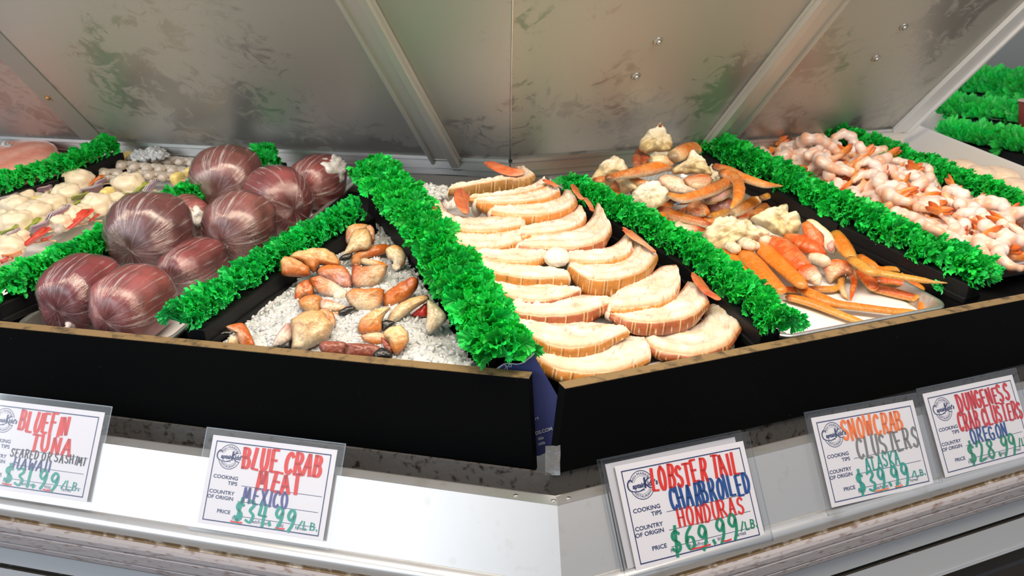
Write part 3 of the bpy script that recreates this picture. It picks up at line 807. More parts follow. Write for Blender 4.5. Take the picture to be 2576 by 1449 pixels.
def tclaw(label, parts, group=None, w=W_ICE + .001):
    """crab claw from traced pieces: (part name, outline, (low, high) colour, options)"""
    lo = max((q for p in parts for q in p[1]), key=lambda q: q[1]); t = thing('crab_claw', label, 'crab claw', at(FL, *zq(*lo), w), group)
    for k, (nm, poly, cols, kw) in enumerate(parts):
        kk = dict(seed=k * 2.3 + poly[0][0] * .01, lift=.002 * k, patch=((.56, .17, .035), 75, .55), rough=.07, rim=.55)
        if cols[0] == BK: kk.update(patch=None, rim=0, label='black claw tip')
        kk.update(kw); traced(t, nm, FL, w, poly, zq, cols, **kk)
    return t
G = 'crab claws on the ice'
OP = ((.70, .50, .27), 70, .5)
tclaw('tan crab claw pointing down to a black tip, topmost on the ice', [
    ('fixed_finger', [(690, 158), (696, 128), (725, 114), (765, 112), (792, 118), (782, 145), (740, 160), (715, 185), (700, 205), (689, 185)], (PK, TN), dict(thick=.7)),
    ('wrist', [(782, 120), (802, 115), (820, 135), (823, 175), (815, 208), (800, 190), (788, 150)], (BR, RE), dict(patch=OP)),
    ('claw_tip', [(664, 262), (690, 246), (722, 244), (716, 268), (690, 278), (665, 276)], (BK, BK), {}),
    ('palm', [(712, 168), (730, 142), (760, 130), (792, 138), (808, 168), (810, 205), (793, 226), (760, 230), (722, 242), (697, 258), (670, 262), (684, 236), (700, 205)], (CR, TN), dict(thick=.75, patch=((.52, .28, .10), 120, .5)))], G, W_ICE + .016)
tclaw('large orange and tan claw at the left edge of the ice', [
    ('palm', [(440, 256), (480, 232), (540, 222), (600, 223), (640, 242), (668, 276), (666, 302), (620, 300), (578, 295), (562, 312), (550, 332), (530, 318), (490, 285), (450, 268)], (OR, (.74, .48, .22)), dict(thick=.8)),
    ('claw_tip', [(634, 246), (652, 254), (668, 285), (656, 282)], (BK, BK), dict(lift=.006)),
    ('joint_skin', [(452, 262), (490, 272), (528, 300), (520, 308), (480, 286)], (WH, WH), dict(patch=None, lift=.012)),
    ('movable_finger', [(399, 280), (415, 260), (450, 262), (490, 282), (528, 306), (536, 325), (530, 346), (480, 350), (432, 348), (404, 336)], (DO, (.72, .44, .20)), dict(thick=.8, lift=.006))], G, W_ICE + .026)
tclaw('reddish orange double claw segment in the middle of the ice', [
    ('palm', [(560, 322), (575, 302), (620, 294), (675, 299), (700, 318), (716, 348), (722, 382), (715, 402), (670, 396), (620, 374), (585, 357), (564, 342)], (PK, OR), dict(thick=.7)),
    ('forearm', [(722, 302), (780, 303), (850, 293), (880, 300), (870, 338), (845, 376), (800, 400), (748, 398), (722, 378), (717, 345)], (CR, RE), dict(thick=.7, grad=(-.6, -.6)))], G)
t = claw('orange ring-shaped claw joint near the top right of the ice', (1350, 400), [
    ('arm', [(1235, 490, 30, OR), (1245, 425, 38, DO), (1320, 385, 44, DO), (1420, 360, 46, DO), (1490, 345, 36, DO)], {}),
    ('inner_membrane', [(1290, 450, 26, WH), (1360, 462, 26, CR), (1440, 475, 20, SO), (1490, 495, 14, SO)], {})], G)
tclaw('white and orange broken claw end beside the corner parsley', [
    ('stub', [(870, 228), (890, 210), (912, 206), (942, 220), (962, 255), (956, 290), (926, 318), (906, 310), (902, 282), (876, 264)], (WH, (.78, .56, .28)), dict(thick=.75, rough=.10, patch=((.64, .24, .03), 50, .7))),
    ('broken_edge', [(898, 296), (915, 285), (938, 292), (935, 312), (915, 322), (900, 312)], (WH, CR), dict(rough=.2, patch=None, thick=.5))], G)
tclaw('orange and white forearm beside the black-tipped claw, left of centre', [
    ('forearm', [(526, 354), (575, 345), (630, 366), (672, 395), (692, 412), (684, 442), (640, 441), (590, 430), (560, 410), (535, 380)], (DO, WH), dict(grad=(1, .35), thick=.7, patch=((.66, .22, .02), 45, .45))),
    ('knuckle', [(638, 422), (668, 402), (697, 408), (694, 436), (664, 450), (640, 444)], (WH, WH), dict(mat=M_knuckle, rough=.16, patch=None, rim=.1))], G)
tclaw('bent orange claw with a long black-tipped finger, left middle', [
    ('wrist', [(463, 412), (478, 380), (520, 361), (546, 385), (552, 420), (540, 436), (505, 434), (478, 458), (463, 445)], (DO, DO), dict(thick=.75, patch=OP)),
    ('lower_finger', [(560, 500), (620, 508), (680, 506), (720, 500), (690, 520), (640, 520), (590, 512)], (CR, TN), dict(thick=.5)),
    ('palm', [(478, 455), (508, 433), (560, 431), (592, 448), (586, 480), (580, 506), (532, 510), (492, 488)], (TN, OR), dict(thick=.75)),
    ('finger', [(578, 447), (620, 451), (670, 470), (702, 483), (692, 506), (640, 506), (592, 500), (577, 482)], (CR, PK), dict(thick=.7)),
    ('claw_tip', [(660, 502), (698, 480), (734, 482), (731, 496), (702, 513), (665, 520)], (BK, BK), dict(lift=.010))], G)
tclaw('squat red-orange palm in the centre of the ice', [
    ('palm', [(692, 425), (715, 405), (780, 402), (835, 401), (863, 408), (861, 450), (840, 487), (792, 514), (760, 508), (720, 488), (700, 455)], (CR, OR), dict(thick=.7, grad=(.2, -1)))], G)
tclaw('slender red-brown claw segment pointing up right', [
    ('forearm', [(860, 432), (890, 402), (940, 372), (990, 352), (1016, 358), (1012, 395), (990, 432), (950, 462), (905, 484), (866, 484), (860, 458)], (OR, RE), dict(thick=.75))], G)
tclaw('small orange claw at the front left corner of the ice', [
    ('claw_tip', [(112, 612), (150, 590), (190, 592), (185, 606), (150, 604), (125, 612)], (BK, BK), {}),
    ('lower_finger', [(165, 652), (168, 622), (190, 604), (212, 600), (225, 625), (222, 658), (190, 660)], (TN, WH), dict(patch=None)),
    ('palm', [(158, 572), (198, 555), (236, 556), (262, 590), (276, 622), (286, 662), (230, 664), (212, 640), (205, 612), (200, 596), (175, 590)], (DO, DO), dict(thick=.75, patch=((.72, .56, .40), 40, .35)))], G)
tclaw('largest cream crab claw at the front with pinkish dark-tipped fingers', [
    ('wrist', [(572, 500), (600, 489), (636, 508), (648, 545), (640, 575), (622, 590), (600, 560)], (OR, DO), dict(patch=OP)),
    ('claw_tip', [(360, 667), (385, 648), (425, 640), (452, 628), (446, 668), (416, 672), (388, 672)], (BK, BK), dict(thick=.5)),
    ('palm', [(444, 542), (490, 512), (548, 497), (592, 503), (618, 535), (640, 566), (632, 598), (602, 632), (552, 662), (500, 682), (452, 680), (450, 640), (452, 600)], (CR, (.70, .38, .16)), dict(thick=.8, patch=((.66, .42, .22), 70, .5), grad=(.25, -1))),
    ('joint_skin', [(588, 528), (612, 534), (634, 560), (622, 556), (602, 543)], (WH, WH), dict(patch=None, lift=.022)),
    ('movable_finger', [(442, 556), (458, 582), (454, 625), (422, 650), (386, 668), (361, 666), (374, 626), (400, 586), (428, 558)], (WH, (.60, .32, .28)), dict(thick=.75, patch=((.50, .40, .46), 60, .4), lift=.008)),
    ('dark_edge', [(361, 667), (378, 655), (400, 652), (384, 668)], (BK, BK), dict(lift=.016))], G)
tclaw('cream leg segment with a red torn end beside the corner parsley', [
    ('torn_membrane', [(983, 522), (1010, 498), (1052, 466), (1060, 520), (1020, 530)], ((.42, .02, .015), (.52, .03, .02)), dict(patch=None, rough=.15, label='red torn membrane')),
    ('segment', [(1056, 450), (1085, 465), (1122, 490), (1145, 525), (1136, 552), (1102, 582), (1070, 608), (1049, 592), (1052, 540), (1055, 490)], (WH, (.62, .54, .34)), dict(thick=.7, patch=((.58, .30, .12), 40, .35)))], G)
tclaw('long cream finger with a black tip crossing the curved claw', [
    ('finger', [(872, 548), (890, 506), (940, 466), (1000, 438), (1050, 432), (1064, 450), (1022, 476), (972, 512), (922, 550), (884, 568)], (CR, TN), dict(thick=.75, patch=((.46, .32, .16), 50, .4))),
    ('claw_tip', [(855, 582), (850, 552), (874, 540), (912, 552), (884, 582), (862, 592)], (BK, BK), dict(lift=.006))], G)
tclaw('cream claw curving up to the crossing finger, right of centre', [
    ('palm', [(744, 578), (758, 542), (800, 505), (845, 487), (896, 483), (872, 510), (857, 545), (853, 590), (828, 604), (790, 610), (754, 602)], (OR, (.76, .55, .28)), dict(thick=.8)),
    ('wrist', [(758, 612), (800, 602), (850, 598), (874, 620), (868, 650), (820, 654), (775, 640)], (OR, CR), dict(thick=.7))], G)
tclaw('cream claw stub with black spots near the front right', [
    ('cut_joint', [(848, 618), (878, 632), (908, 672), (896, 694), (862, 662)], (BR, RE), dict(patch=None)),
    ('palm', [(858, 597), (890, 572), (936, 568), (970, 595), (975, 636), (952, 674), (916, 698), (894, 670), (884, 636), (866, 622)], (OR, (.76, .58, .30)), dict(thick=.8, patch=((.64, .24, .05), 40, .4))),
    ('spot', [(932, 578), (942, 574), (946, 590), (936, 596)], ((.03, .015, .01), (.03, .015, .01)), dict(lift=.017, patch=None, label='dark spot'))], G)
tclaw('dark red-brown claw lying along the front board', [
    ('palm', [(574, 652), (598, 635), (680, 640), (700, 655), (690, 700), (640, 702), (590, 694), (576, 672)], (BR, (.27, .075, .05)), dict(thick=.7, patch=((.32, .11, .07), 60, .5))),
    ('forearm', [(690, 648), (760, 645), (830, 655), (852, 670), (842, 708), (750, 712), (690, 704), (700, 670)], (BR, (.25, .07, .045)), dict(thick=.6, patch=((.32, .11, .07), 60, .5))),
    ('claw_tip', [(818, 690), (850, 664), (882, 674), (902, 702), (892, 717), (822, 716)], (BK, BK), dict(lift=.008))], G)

# ------------------------------------------------------------------ halved lobster tails
def zl(x, y): return 1040 + x / 2.415, 380 + y / 2.415
def lobster(label, front, back, fan=None, seed=0, w=.030, drop=.030, tone=0, back_drop=.004, fanw=.01, bands=8):
    """front / back: edges of the cut face (close-up pixels, left to right); fan: stations of the tail fan"""
    rnd = random.Random(seed); n = 64
    f3 = catmull([[*at(FR, *zl(*p[:2]), w + (p[2] if len(p) > 2 else 0))] for p in front], n)
    b3 = catmull([[*at(FR, *zl(*p[:2]), w - back_drop + (p[2] if len(p) > 2 else 0))] for p in back], n)
    nf, nb_ = np.array(FR.n), np.array(FR.v)
    for i in range(n):                            # ragged cut edges; the far edge runs on under the next tail
        b3[i] = f3[i] + (b3[i] - f3[i]) * 1.16 - nf * .003
        f3[i] += nb_ * .0022 * noise.noise(Vector((i * .35, seed, 0))) + nf * .0012 * noise.noise(Vector((i * .6, seed, 4)))
    base = Vector(f3[n // 2]) - FR.n * drop
    t = thing('lobster_tail', label, 'lobster tail', base, None)
    mb = MB(); K = 14; V = []; Cc = []; Fa = []
    for i in range(n):
        A_, B_ = Vector(f3[i]), Vector(b3[i]); wd = (B_ - A_).length
        for k in range(K + 1):
            q = k / K; P = A_.lerp(B_, q)
            h = .16 * wd * math.sin(math.pi * q) ** .8
            h = min(h, .009)
            e = noise.fractal(P * 85 + Vector((seed, 0, 0)), 1, 2, 5) * .0024 * math.sin(math.pi * q) + .0016 * noise.noise(Vector((i * .55, q * 7, seed)))
            # folds of the muscle along the length
            e += .0022 * math.sin(q * 13 + 2.2 * noise.noise(Vector((i * .07, q * 2, seed)))) * math.sin(math.pi * q)
            V.append(P + FR.n * (h * .7 + e))
            c = mixc((.74, .61, .46), (.83, .78, .69), .5 + 1.0 * noise.fractal(P * 38 + Vector((seed, 3, 1)), 1, 2, 3))
            v = noise.noise(Vector((i * .06, q * 4.0, seed * 2.3)))
            if k == 0: c = (.62, .26, .10)
            elif k == K: c = (.70, .36, .24)
            elif k == K - 1: c = mixc(c, (.72, .30, .20), .5 + .6 * v)
            elif k == 1: c = mixc(c, (.78, .52, .32), .5)
            elif abs(q - .55 - .12 * v) < .05 and v > .12: c = mixc(c, (.72, .50, .26), .6)
            if noise.noise(P * 140 + Vector((0, seed, 0))) > .58: c = mixc(c, (.60, .20, .14), .55)
            Cc.append(c)
    for i in range(n - 1):
        for k in range(K): Fa.append((i * (K + 1) + k, (i + 1) * (K + 1) + k, (i + 1) * (K + 1) + k + 1, i * (K + 1) + k + 1))
    mb.add(V, Fa, Cc)
    # rounded meat at both cut ends
    for i in (0, n - 1):
        A_, B_ = Vector(f3[i]), Vector(b3[i]); mid = (A_ + B_) / 2 - FR.n * drop * .30
        dd = Vector(f3[1] - f3[0]) if i == 0 else Vector(f3[n - 1] - f3[n - 2])
        wd = max(.008, (B_ - A_).length / 2)
        blob(mb, mid, dd.normalized() * .011, (B_ - A_).normalized() * wd, FR.n * drop * .42, lambda x, y, z: (.84, .72, .58), 16, 12, .12, 2.2, seed)
    build(mb, 'meat', M_lobmeat, t)
    # banded shell around the curved side and below
    C1 = [((.52, .22, .035), (.40, .14, .025)), ((.42, .125, .035), (.30, .07, .03)), ((.58, .20, .03), (.62, .26, .06)), ((.40, .22, .06), (.30, .15, .045))][tone]
    mb = MB(); V = []; Cc = []; Fa = []; n2 = 130; f4 = catmull(f3[::3], n2); b4 = catmull(b3[::3], n2)
    prof = [(0, .0015, 0), (-.0025, -.0005, 1), (-.0050, -.20, 2), (-.0062, -.45, 2), (-.0045, -.72, 2), (.004, -.92, 2), (.014, -1.0, 2)]
    for i in range(n2):
        A_, B_ = Vector(f4[i]), Vector(b4[i]); inn = (B_ - A_); inn -= FR.n * inn.dot(FR.n); wd = inn.length; inn.normalize()
        ph = i / n2 * bands; fr = ph - int(ph); taper = min(1, .35 + 2.2 * min(i, n2 - i) / n2)
        bulge = 1 + .10 * math.sin(fr * math.pi)
        for j, (a, h, kd) in enumerate(prof):
            a_ = a * bulge if a < 0 else min(a, wd * .4)
            V.append(A_ + inn * a_ + FR.n * (h * drop * taper if abs(h) > .01 else h))
            c = mixc(C1[0], C1[1], .5 + .5 * noise.noise(Vector((i * .05, j * .9, seed))))
            if kd == 0: c = (.70, .42, .22)
            elif fr < .05: c = (.66, .44, .20)
            elif fr < .15: c = mixc(C1[1], (.1, .03, .01), .35)
            elif .20 < fr < .225: c = (.60, .36, .14)
            elif j in (3,) and .50 < fr < .58: c = (.86, .66, .38)
            Cc.append(c)
        # inner side of the shell (concave edge)
        for j, h in enumerate((.001, -.5, -1.0)):
            V.append(B_ + inn * (.003 if j < 2 else -.008) + FR.n * (h * drop * taper * .8)); Cc.append((.66, .30, .20) if j == 0 else C1[1])
    m_ = len(prof) + 3
    for i in range(n2 - 1):
        for j in range(m_ - 1):
            Fa.append((i * m_ + j, i * m_ + j + 1, (i + 1) * m_ + j + 1, (i + 1) * m_ + j) if j < len(prof) - 1 else (i * m_ + j, i * m_ + j + 1, (i + 1) * m_ + j + 1, (i + 1) * m_ + j))
    mb.add(V, Fa, Cc)
    build(mb, 'shell', M_lobshell, t)
    if fan:
        for k, st in enumerate(fan):
            pts = [at(FR, *zl(s_[0], s_[1]), w + fanw + (s_[4] if len(s_) > 4 else 0)) for s_ in st]
            big = max(s_[2] for s_ in st); rr = [px2m(pts[0], max(s_[2], big * .55) / 2.415) for s_ in st]; cols = [s_[3] for s_ in st]
            piv = pts[-1]; face = (FR.n * .75 - FR.v * .66).normalized()
            for q, (an, sc_) in enumerate(((-.11, .90), (0, 1.0), (.11, .88))):
                Rm = Matrix.Rotation(an, 3, face)
                pp = [piv + Rm @ ((p - piv) * sc_) + face * (.0015 * (q - 1)) for p in pts]
                mb = MB(); loft(mb, pp, [r * .85 for r in rr], cols, face, .16, 14, None, .12, seed + k + q, None, patch=((.70, .30, .12), 90, .35))
                build(mb, 'tail_fan', M_lobshell, t, label='orange-red tail fan lobe')
    return t
FR1, FR2, FR3 = (.58, .13, .045), (.46, .07, .03), (.62, .24, .11)
# back to front
lobster('hairpin lobster tail with an orange fan, at the very back of the tray', [(215, 235), (380, 205), (560, 175), (690, 165), (735, 145)], [(240, 205), (380, 180), (540, 150), (630, 118), (640, 92)], [[(440, 70, 14, FR2), (510, 100, 36, FR1), (590, 125, 36, FR1), (660, 130, 24, FR3)]], 1, .034, .036, 3)
lobster('thin lobster tail half wedged second from the back', [(340, 285), (520, 275), (680, 250), (790, 215), (815, 180)], [(360, 268), (520, 250), (660, 222), (750, 190), (780, 162)], None, 2, .036, .026, 2)
lobster('lobster tail half whose left end shows a bright orange shell', [(385, 300), (500, 315), (680, 308), (820, 285), (890, 245)], [(400, 285), (500, 278), (660, 262), (780, 230), (840, 200)], [[(790, 175, 12, FR2), (830, 190, 22, FR1), (870, 215, 18, FR3)]], 3, .036, .045, 2)
lobster('lobster tail half with a red fan tip, right column near the back', [(475, 365), (620, 390), (820, 385), (940, 350), (995, 305)], [(500, 335), (640, 330), (800, 315), (900, 280), (935, 235)], [[(975, 205, 8, FR2), (985, 240, 24, FR1), (1020, 290, 26, FR3)]], 4, .034, .030, 2)
lobster('lobster tail half at the left back with red tail fans beside its curve', [(95, 385), (170, 440), (300, 480), (480, 485), (655, 455)], [(150, 300), (210, 375), (320, 405), (480, 405), (655, 400)], [[(300, 235, 8, FR2), (290, 290, 40, FR1), (300, 340, 44, FR1), (310, 375, 14, FR3)], [(140, 340, 8, (.35, .02, .01)), (118, 380, 14, FR1), (110, 400, 10, FR3)]], 5, .034, .026, 2)
lobster('right column lobster tail half in the fifth row, with blunt orange end', [(625, 520), (720, 512), (900, 490), (1010, 450), (1050, 400)], [(660, 460), (760, 440), (900, 410), (980, 370), (1010, 330)], [[(1050, 285, 10, FR2), (1070, 320, 24, FR3), (1085, 360, 18, FR1)]], 6, .032, .030, 2)
lobster('left column lobster tail half tucked under the red-fanned one', [(130, 465), (230, 545), (350, 590), (500, 592), (660, 550)], [(150, 430), (260, 485), (380, 500), (500, 500), (610, 480)], None, 7, .030, .024, 0)
lobster('broad right column half with thin dark shell rim, middle of the tray', [(640, 575), (800, 590), (1000, 590), (1150, 545), (1205, 480)], [(690, 540), (820, 500), (1000, 480), (1090, 420), (1130, 330)], None, 8, .032, .026, 1)
lobster('left column half with yellow vein, behind the wide striped one', [(235, 590), (380, 640), (540, 668), (700, 672), (810, 650)], [(250, 560), (400, 592), (560, 600), (700, 600), (800, 600)], None, 9, .028, .024, 2)
lobster('narrow half under the broad one, right of the white lump', [(930, 655), (1050, 672), (1180, 668), (1290, 640), (1330, 595)], [(950, 610), (1060, 600), (1180, 590), (1250, 560), (1300, 505)], None, 10, .028, .022, 2)
lobster('widest striped lobster tail at the left edge, boldly banded shell', [(245, 590), (350, 690), (520, 745), (720, 775), (940, 765)], [(300, 605), (420, 655), (560, 685), (740, 700), (900, 720)], None, 11, .026, .046, 0, bands=9)
lobster('long right column half curling up to a fan beside the parsley', [(945, 700), (1070, 780), (1250, 780), (1410, 720), (1480, 630)], [(970, 685), (1080, 690), (1230, 685), (1330, 630), (1350, 540)], [[(1280, 465, 10, FR2), (1330, 510, 30, FR3), (1400, 560, 26, (.55, .34, .20)), (1460, 610, 14, FR3)]], 12, .028, .046, 0, bands=8)
lobster('left column half behind the brown-shelled one, thin red rim', [(410, 795), (540, 870), (700, 912), (880, 900), (1010, 850)], [(400, 780), (560, 800), (720, 815), (880, 815), (1000, 830)], None, 13, .018, .026, 1)
lobster('short plump half at the right with orange rim, next to the parsley', [(1200, 955), (1320, 955), (1470, 935), (1580, 890), (1622, 810)], [(1240, 850), (1330, 810), (1440, 770), (1520, 720), (1600, 700)], None, 14, .018, .024, 2)
lobster('left column half with a brown shell, third from the front', [(480, 900), (600, 975), (800, 1005), (1030, 985), (1215, 915)], [(500, 880), (640, 890), (820, 895), (1000, 880), (1150, 880)], None, 15, .014, .034, 1, bands=8)
lobster('right column half with a red fan standing at its right end', [(1195, 985), (1330, 1035), (1520, 1040), (1700, 1000), (1795, 915)], [(1215, 965), (1350, 945), (1520, 920), (1630, 870), (1690, 800)], [[(1705, 745, 10, FR2), (1730, 790, 40, FR1), (1780, 850, 42, FR2), (1850, 900, 20, FR1)]], 16, .012, .026, 1)
lobster('left column half second from the front, meat strands along its edge', [(600, 1035), (740, 1140), (900, 1195), (1100, 1180), (1305, 1095)], [(590, 1010), (740, 1030), (900, 1045), (1080, 1050), (1260, 1060)], None, 17, .006, .024, 0)
lobster('large front right lobster tail curling back along the black divider', [(1370, 1060), (1450, 1190), (1680, 1240), (1900, 1180), (2000, 1050)], [(1440, 1060), (1560, 1075), (1720, 1070), (1800, 990), (1850, 880)], None, 18, -.012, .017, 1, bands=7)
lobster('frontmost lobster tail, pale crescent of meat above the board corner', [(640, 1110), (760, 1270), (960, 1345), (1220, 1340), (1435, 1260)], [(720, 1100), (860, 1160), (1040, 1165), (1240, 1140), (1400, 1130)], None, 19, -.008, .022, 0, bands=8)
P = at(FR, *zl(872, 645), .036)
t = thing('crab_meat_lump', 'white round lump sitting on the middle of the lobster tails', 'meat', P)
mb = MB(); blob(mb, P, FR.u * .021, FR.v * .020, FR.n * .015, lambda x, y, z: (.82, .75, .65), 30, 20, .14, 3, 5); build(mb, 'lump', M_lobmeat, t)

# ------------------------------------------------------------------ crab clusters
def zd(x, y): return 1400 + x / 3.68, 300 + y / 3.68
def zn(x, y): return 1740 + x / 3.68, 500 + y / 3.68
def cluster(name, label, Z_, body, legs, w=W_FLOOR + .004, group=None, solids=()):
    c0 = body[0]; P0 = at(FR, *Z_(c0[0], c0[1]), w)
    t = thing(name, label, 'crab cluster', P0, group)
    for k, (x, y, rx, ry, h, sd) in enumerate(body):
        P = at(FR, *Z_(x, y), w); rr = px2m(P, rx / 3.68); r2 = px2m(P, ry / 3.68); P = at(FR, *Z_(x, y), w + h)
        mb = MB()
        def colf(a, b_, c):
            q = noise.noise(Vector((a * 3, b_ * 3, c * 3 + sd)))
            return mixc((.90, .83, .66), (.60, .43, .18), max(0, q * 1.4 - .25) + .35 * max(0, -c))
        blob(mb, P, uC * rr, FR.n * r2, (FR.v * .9 + FR.n * .25) * rr * .8, colf, 40, 30, .30, 1.7, sd, 2.3, .35)
        build(mb, 'shoulder', M_knuckle, t)
    for k, (part, ww, poly, cols, kw) in enumerate(solids):
        kk = dict(seed=k * 1.7 + poly[0][0] * .013, patch=None, rim=.15)
        if part == 'shoulder': kk.update(mat=M_knuckle, rough=.16, spikes=.10, thick=.75, patch=((.58, .42, .18), 60, .55), edge=(.50, .34, .12), rim=.3, power=1.8)
        kk.update(kw); traced(t, part, FR, ww, poly, Z_, cols, **kk)
    for k, (part, ww, st, kw) in enumerate(legs):
        kk = dict(patch=((.62, .36, .14), 70, .4), joint=.07); kk.update(kw)
        limb(t, part, FR, ww, [(*Z_(r[0], r[1]), r[2] * (1.22 if Z_ is zd else 1.06) / 3.68, *r[3:]) for r in st], seed=k * 3.1 + c0[0] * .01, **kk)
    return t
rf = random.Random(12)
FILL = []
for k in range(34):                           # the darker tangle of folded legs low in the heap
    x, y, a = rf.uniform(760, 1880), rf.uniform(640, 980), rf.uniform(-.5, .35); ln = rf.uniform(130, 230)
    if x > 1450: y = rf.uniform(540, 900)
    c = rf.choice([RE, OR, SO, BR, RE]); FILL.append(('leg', -.052 + .05 * rf.random() * min(1, max(0, (1000 - y) / 250)), [(x - ln * math.cos(a) / 2, y - ln * math.sin(a) / 2, 28, c), (x, y, 43, c), (x + ln * math.cos(a) / 2, y + ln * math.sin(a) / 2, 32, rf.choice([c, LC, SO]))], dict(under=rf.choice([LC, WH, TN]), flat=.8)))
DU = dict(under=LC, flat=.8)
cluster('dungeness_crab_cluster', 'crab cluster crowned by the tallest cream shoulder, top of the heap', zd,
    [(930, 320, 100, 60, .06, 1.0)],
    [('leg', .030, [(780, 300, 40, RE), (740, 380, 36, RE), (760, 470, 26, (.42, .16, .10))], DU),
     ('leg', .030, [(820, 360, 44, RE), (850, 430, 40, RE), (930, 480, 30, OR)], DU),
     ('upper_leg', .050, [(1075, 350, 52, LC), (1160, 310, 66, OR), (1260, 270, 58, OR), (1310, 285, 40, SO)], dict(under=LC)),
     ('upper_leg', .040, [(880, 390, 44, LC), (960, 385, 55, LC), (1050, 395, 44, SO)], dict(under=LC)),
     ('feeler_tip', .13, [(960, 62, 14, DO), (968, 45, 8, (.25, .08, .03))], {})], W_FLOOR,
    solids=[('shoulder', .055, [(768, 215), (800, 160), (850, 110), (905, 75), (960, 45), (990, 72), (1040, 118), (1078, 180), (1072, 240), (1050, 292), (980, 305), (900, 302), (830, 315), (776, 292)], ((.66, .52, .26), (.90, .84, .68)), {})])
cluster('dungeness_crab_cluster', 'crab cluster with cream shoulder and long legs reaching right over the parsley', zd,
    [(1420, 500, 90, 50, .045, 4.0), (1760, 640, 75, 75, .02, 4.6)],
    [('leg', .030, [(1470, 440, 36, RE), (1600, 480, 44, OR), (1710, 530, 40, OR), (1800, 565, 40, SO), (1930, 605, 34, SO), (2085, 618, 8, SO)], DU),
     ('leg', .028, [(1540, 500, 46, OR), (1630, 530, 48, OR), (1680, 590, 44, OR), (1690, 660, 46, SO), (1680, 730, 40, SO), (1620, 820, 14, SY)], DU),
     ('leg', -.02, [(1895, 730, 26, SY), (2000, 705, 34, SY), (2080, 735, 30, SO), (2180, 795, 22, SO), (2290, 850, 8, TN)], DU)], W_FLOOR,
    solids=[('shoulder', .035, [(1075, 470), (1130, 420), (1200, 385), (1235, 300), (1255, 285), (1300, 315), (1370, 380), (1412, 430), (1440, 500), (1400, 525), (1300, 510), (1180, 505), (1100, 505)], ((.66, .52, .26), (.90, .84, .68)), {})])
cluster('dungeness_crab_cluster', 'leftmost cream crab cluster with a bent leg touching the tray', zd,
    [(420, 520, 80, 60, .01, 6.0)],
    [('leg', .012, [(360, 580, 40, OR), (430, 570, 48, OR), (500, 560, 36, OR)], DU),
     ('leg', -.02, [(530, 575, 36, OR), (540, 630, 38, OR), (555, 700, 34, SO), (600, 785, 12, SY)], DU),
     ('leg', .030, [(480, 545, 34, OR), (580, 520, 36, OR), (700, 500, 46, OR), (880, 460, 58, SO), (1010, 430, 50, SO), (1050, 440, 30, LC)], dict(under=WH)),
     ('leg', .004, [(580, 550, 36, LC), (650, 590, 44, LC), (730, 630, 26, LC)], DU),
     ('leg', .01, [(700, 570, 36, RE), (780, 590, 40, OR), (880, 610, 30, LC)], DU),
     ('leg', -.04, [(400, 640, 44, LC), (520, 660, 50, LC), (650, 650, 40, LC)], dict(under=LC))], W_FLOOR,
    solids=[('shoulder', .0, [(318, 590), (340, 520), (380, 450), (440, 395), (520, 338), (575, 350), (640, 398), (668, 470), (630, 505), (545, 500), (480, 535), (400, 580)], ((.66, .52, .26), (.90, .84, .68)), {})])
cluster('dungeness_crab_cluster', 'front cream crab cluster with the big claw and folded legs', zd,
    [(1000, 780, 90, 55, .0, 8.0), (900, 850, 100, 60, -.02, 8.5)],
    [('leg', .016, [(1040, 700, 26, SY), (1160, 735, 40, SO), (1300, 705, 46, SO), (1450, 650, 52, OR), (1590, 580, 46, OR)], dict(under=WH)),
     ('leg', .000, [(1400, 745, 34, PK), (1520, 710, 44, PK), (1630, 640, 36, RE)], DU),
     ('leg', -.035, [(970, 850, 36, LC), (1080, 890, 46, SO), (1250, 935, 44, OR), (1340, 960, 40, RE), (1425, 985, 24, RE)], dict(under=WH)),
     ('leg', -.050, [(930, 910, 36, RE), (1060, 960, 50, RE), (1160, 1010, 46, WH), (1300, 1030, 44, RE), (1360, 1020, 26, RE)], dict(under=LC)),
     ('leg', -.03, [(1410, 905, 30, SY), (1540, 870, 38, SY), (1700, 790, 36, SY), (1860, 750, 40, LC)], DU),
     ('leg', -.035, [(1600, 880, 42, LC), (1720, 830, 50, OR), (1830, 760, 48, OR)], dict(under=WH)),
     ('leg', -.045, [(1640, 910, 44, RE), (1740, 890, 44, RE), (1810, 870, 40, PK)], DU),
     ('leg', -.045, [(1820, 920, 40, OR), (1880, 860, 50, OR), (1945, 800, 40, OR)], DU),
     *FILL,
     ('blue_band', .016, [(1090, 795, 10, (.03, .10, .25)), (1140, 770, 10, (.03, .10, .25))], dict(label='blue band'))], W_FLOOR,
    solids=[('shoulder', -.012, [(660, 735), (715, 660), (800, 600), (830, 560), (880, 560), (950, 580), (1030, 660), (1052, 740), (980, 795), (880, 835), (780, 805), (690, 775)], ((.74, .64, .42), (.92, .88, .78)), dict(patch=None)),
     ('fixed_finger', .012, [(942, 548), (1000, 508), (1060, 520), (1120, 535), (1172, 560), (1195, 610), (1255, 650), (1305, 668), (1200, 694), (1110, 692), (1030, 662), (970, 612)], (WH, (.76, .44, .28)), dict(thick=.7, rough=.08)),
     ('claw', .014, [(1168, 562), (1230, 525), (1330, 508), (1420, 518), (1442, 560), (1422, 612), (1362, 652), (1302, 670), (1240, 645), (1190, 608)], (CR, DO), dict(thick=.75, lift=.004, patch=((.66, .36, .20), 90, .4))),
     ('claw', -.030, [(1208, 802), (1260, 765), (1322, 748), (1382, 790), (1424, 852), (1402, 892), (1340, 914), (1270, 908), (1230, 872), (1205, 840)], (SO, (.62, .30, .14)), dict(thick=.75, lift=.008)),
     ('claw', -.030, [(1412, 772), (1480, 745), (1560, 734), (1622, 750), (1652, 790), (1622, 842), (1540, 868), (1460, 874), (1418, 842)], (PK, BR), dict(thick=.75, patch=(RE, 60, .5), lift=.004))])
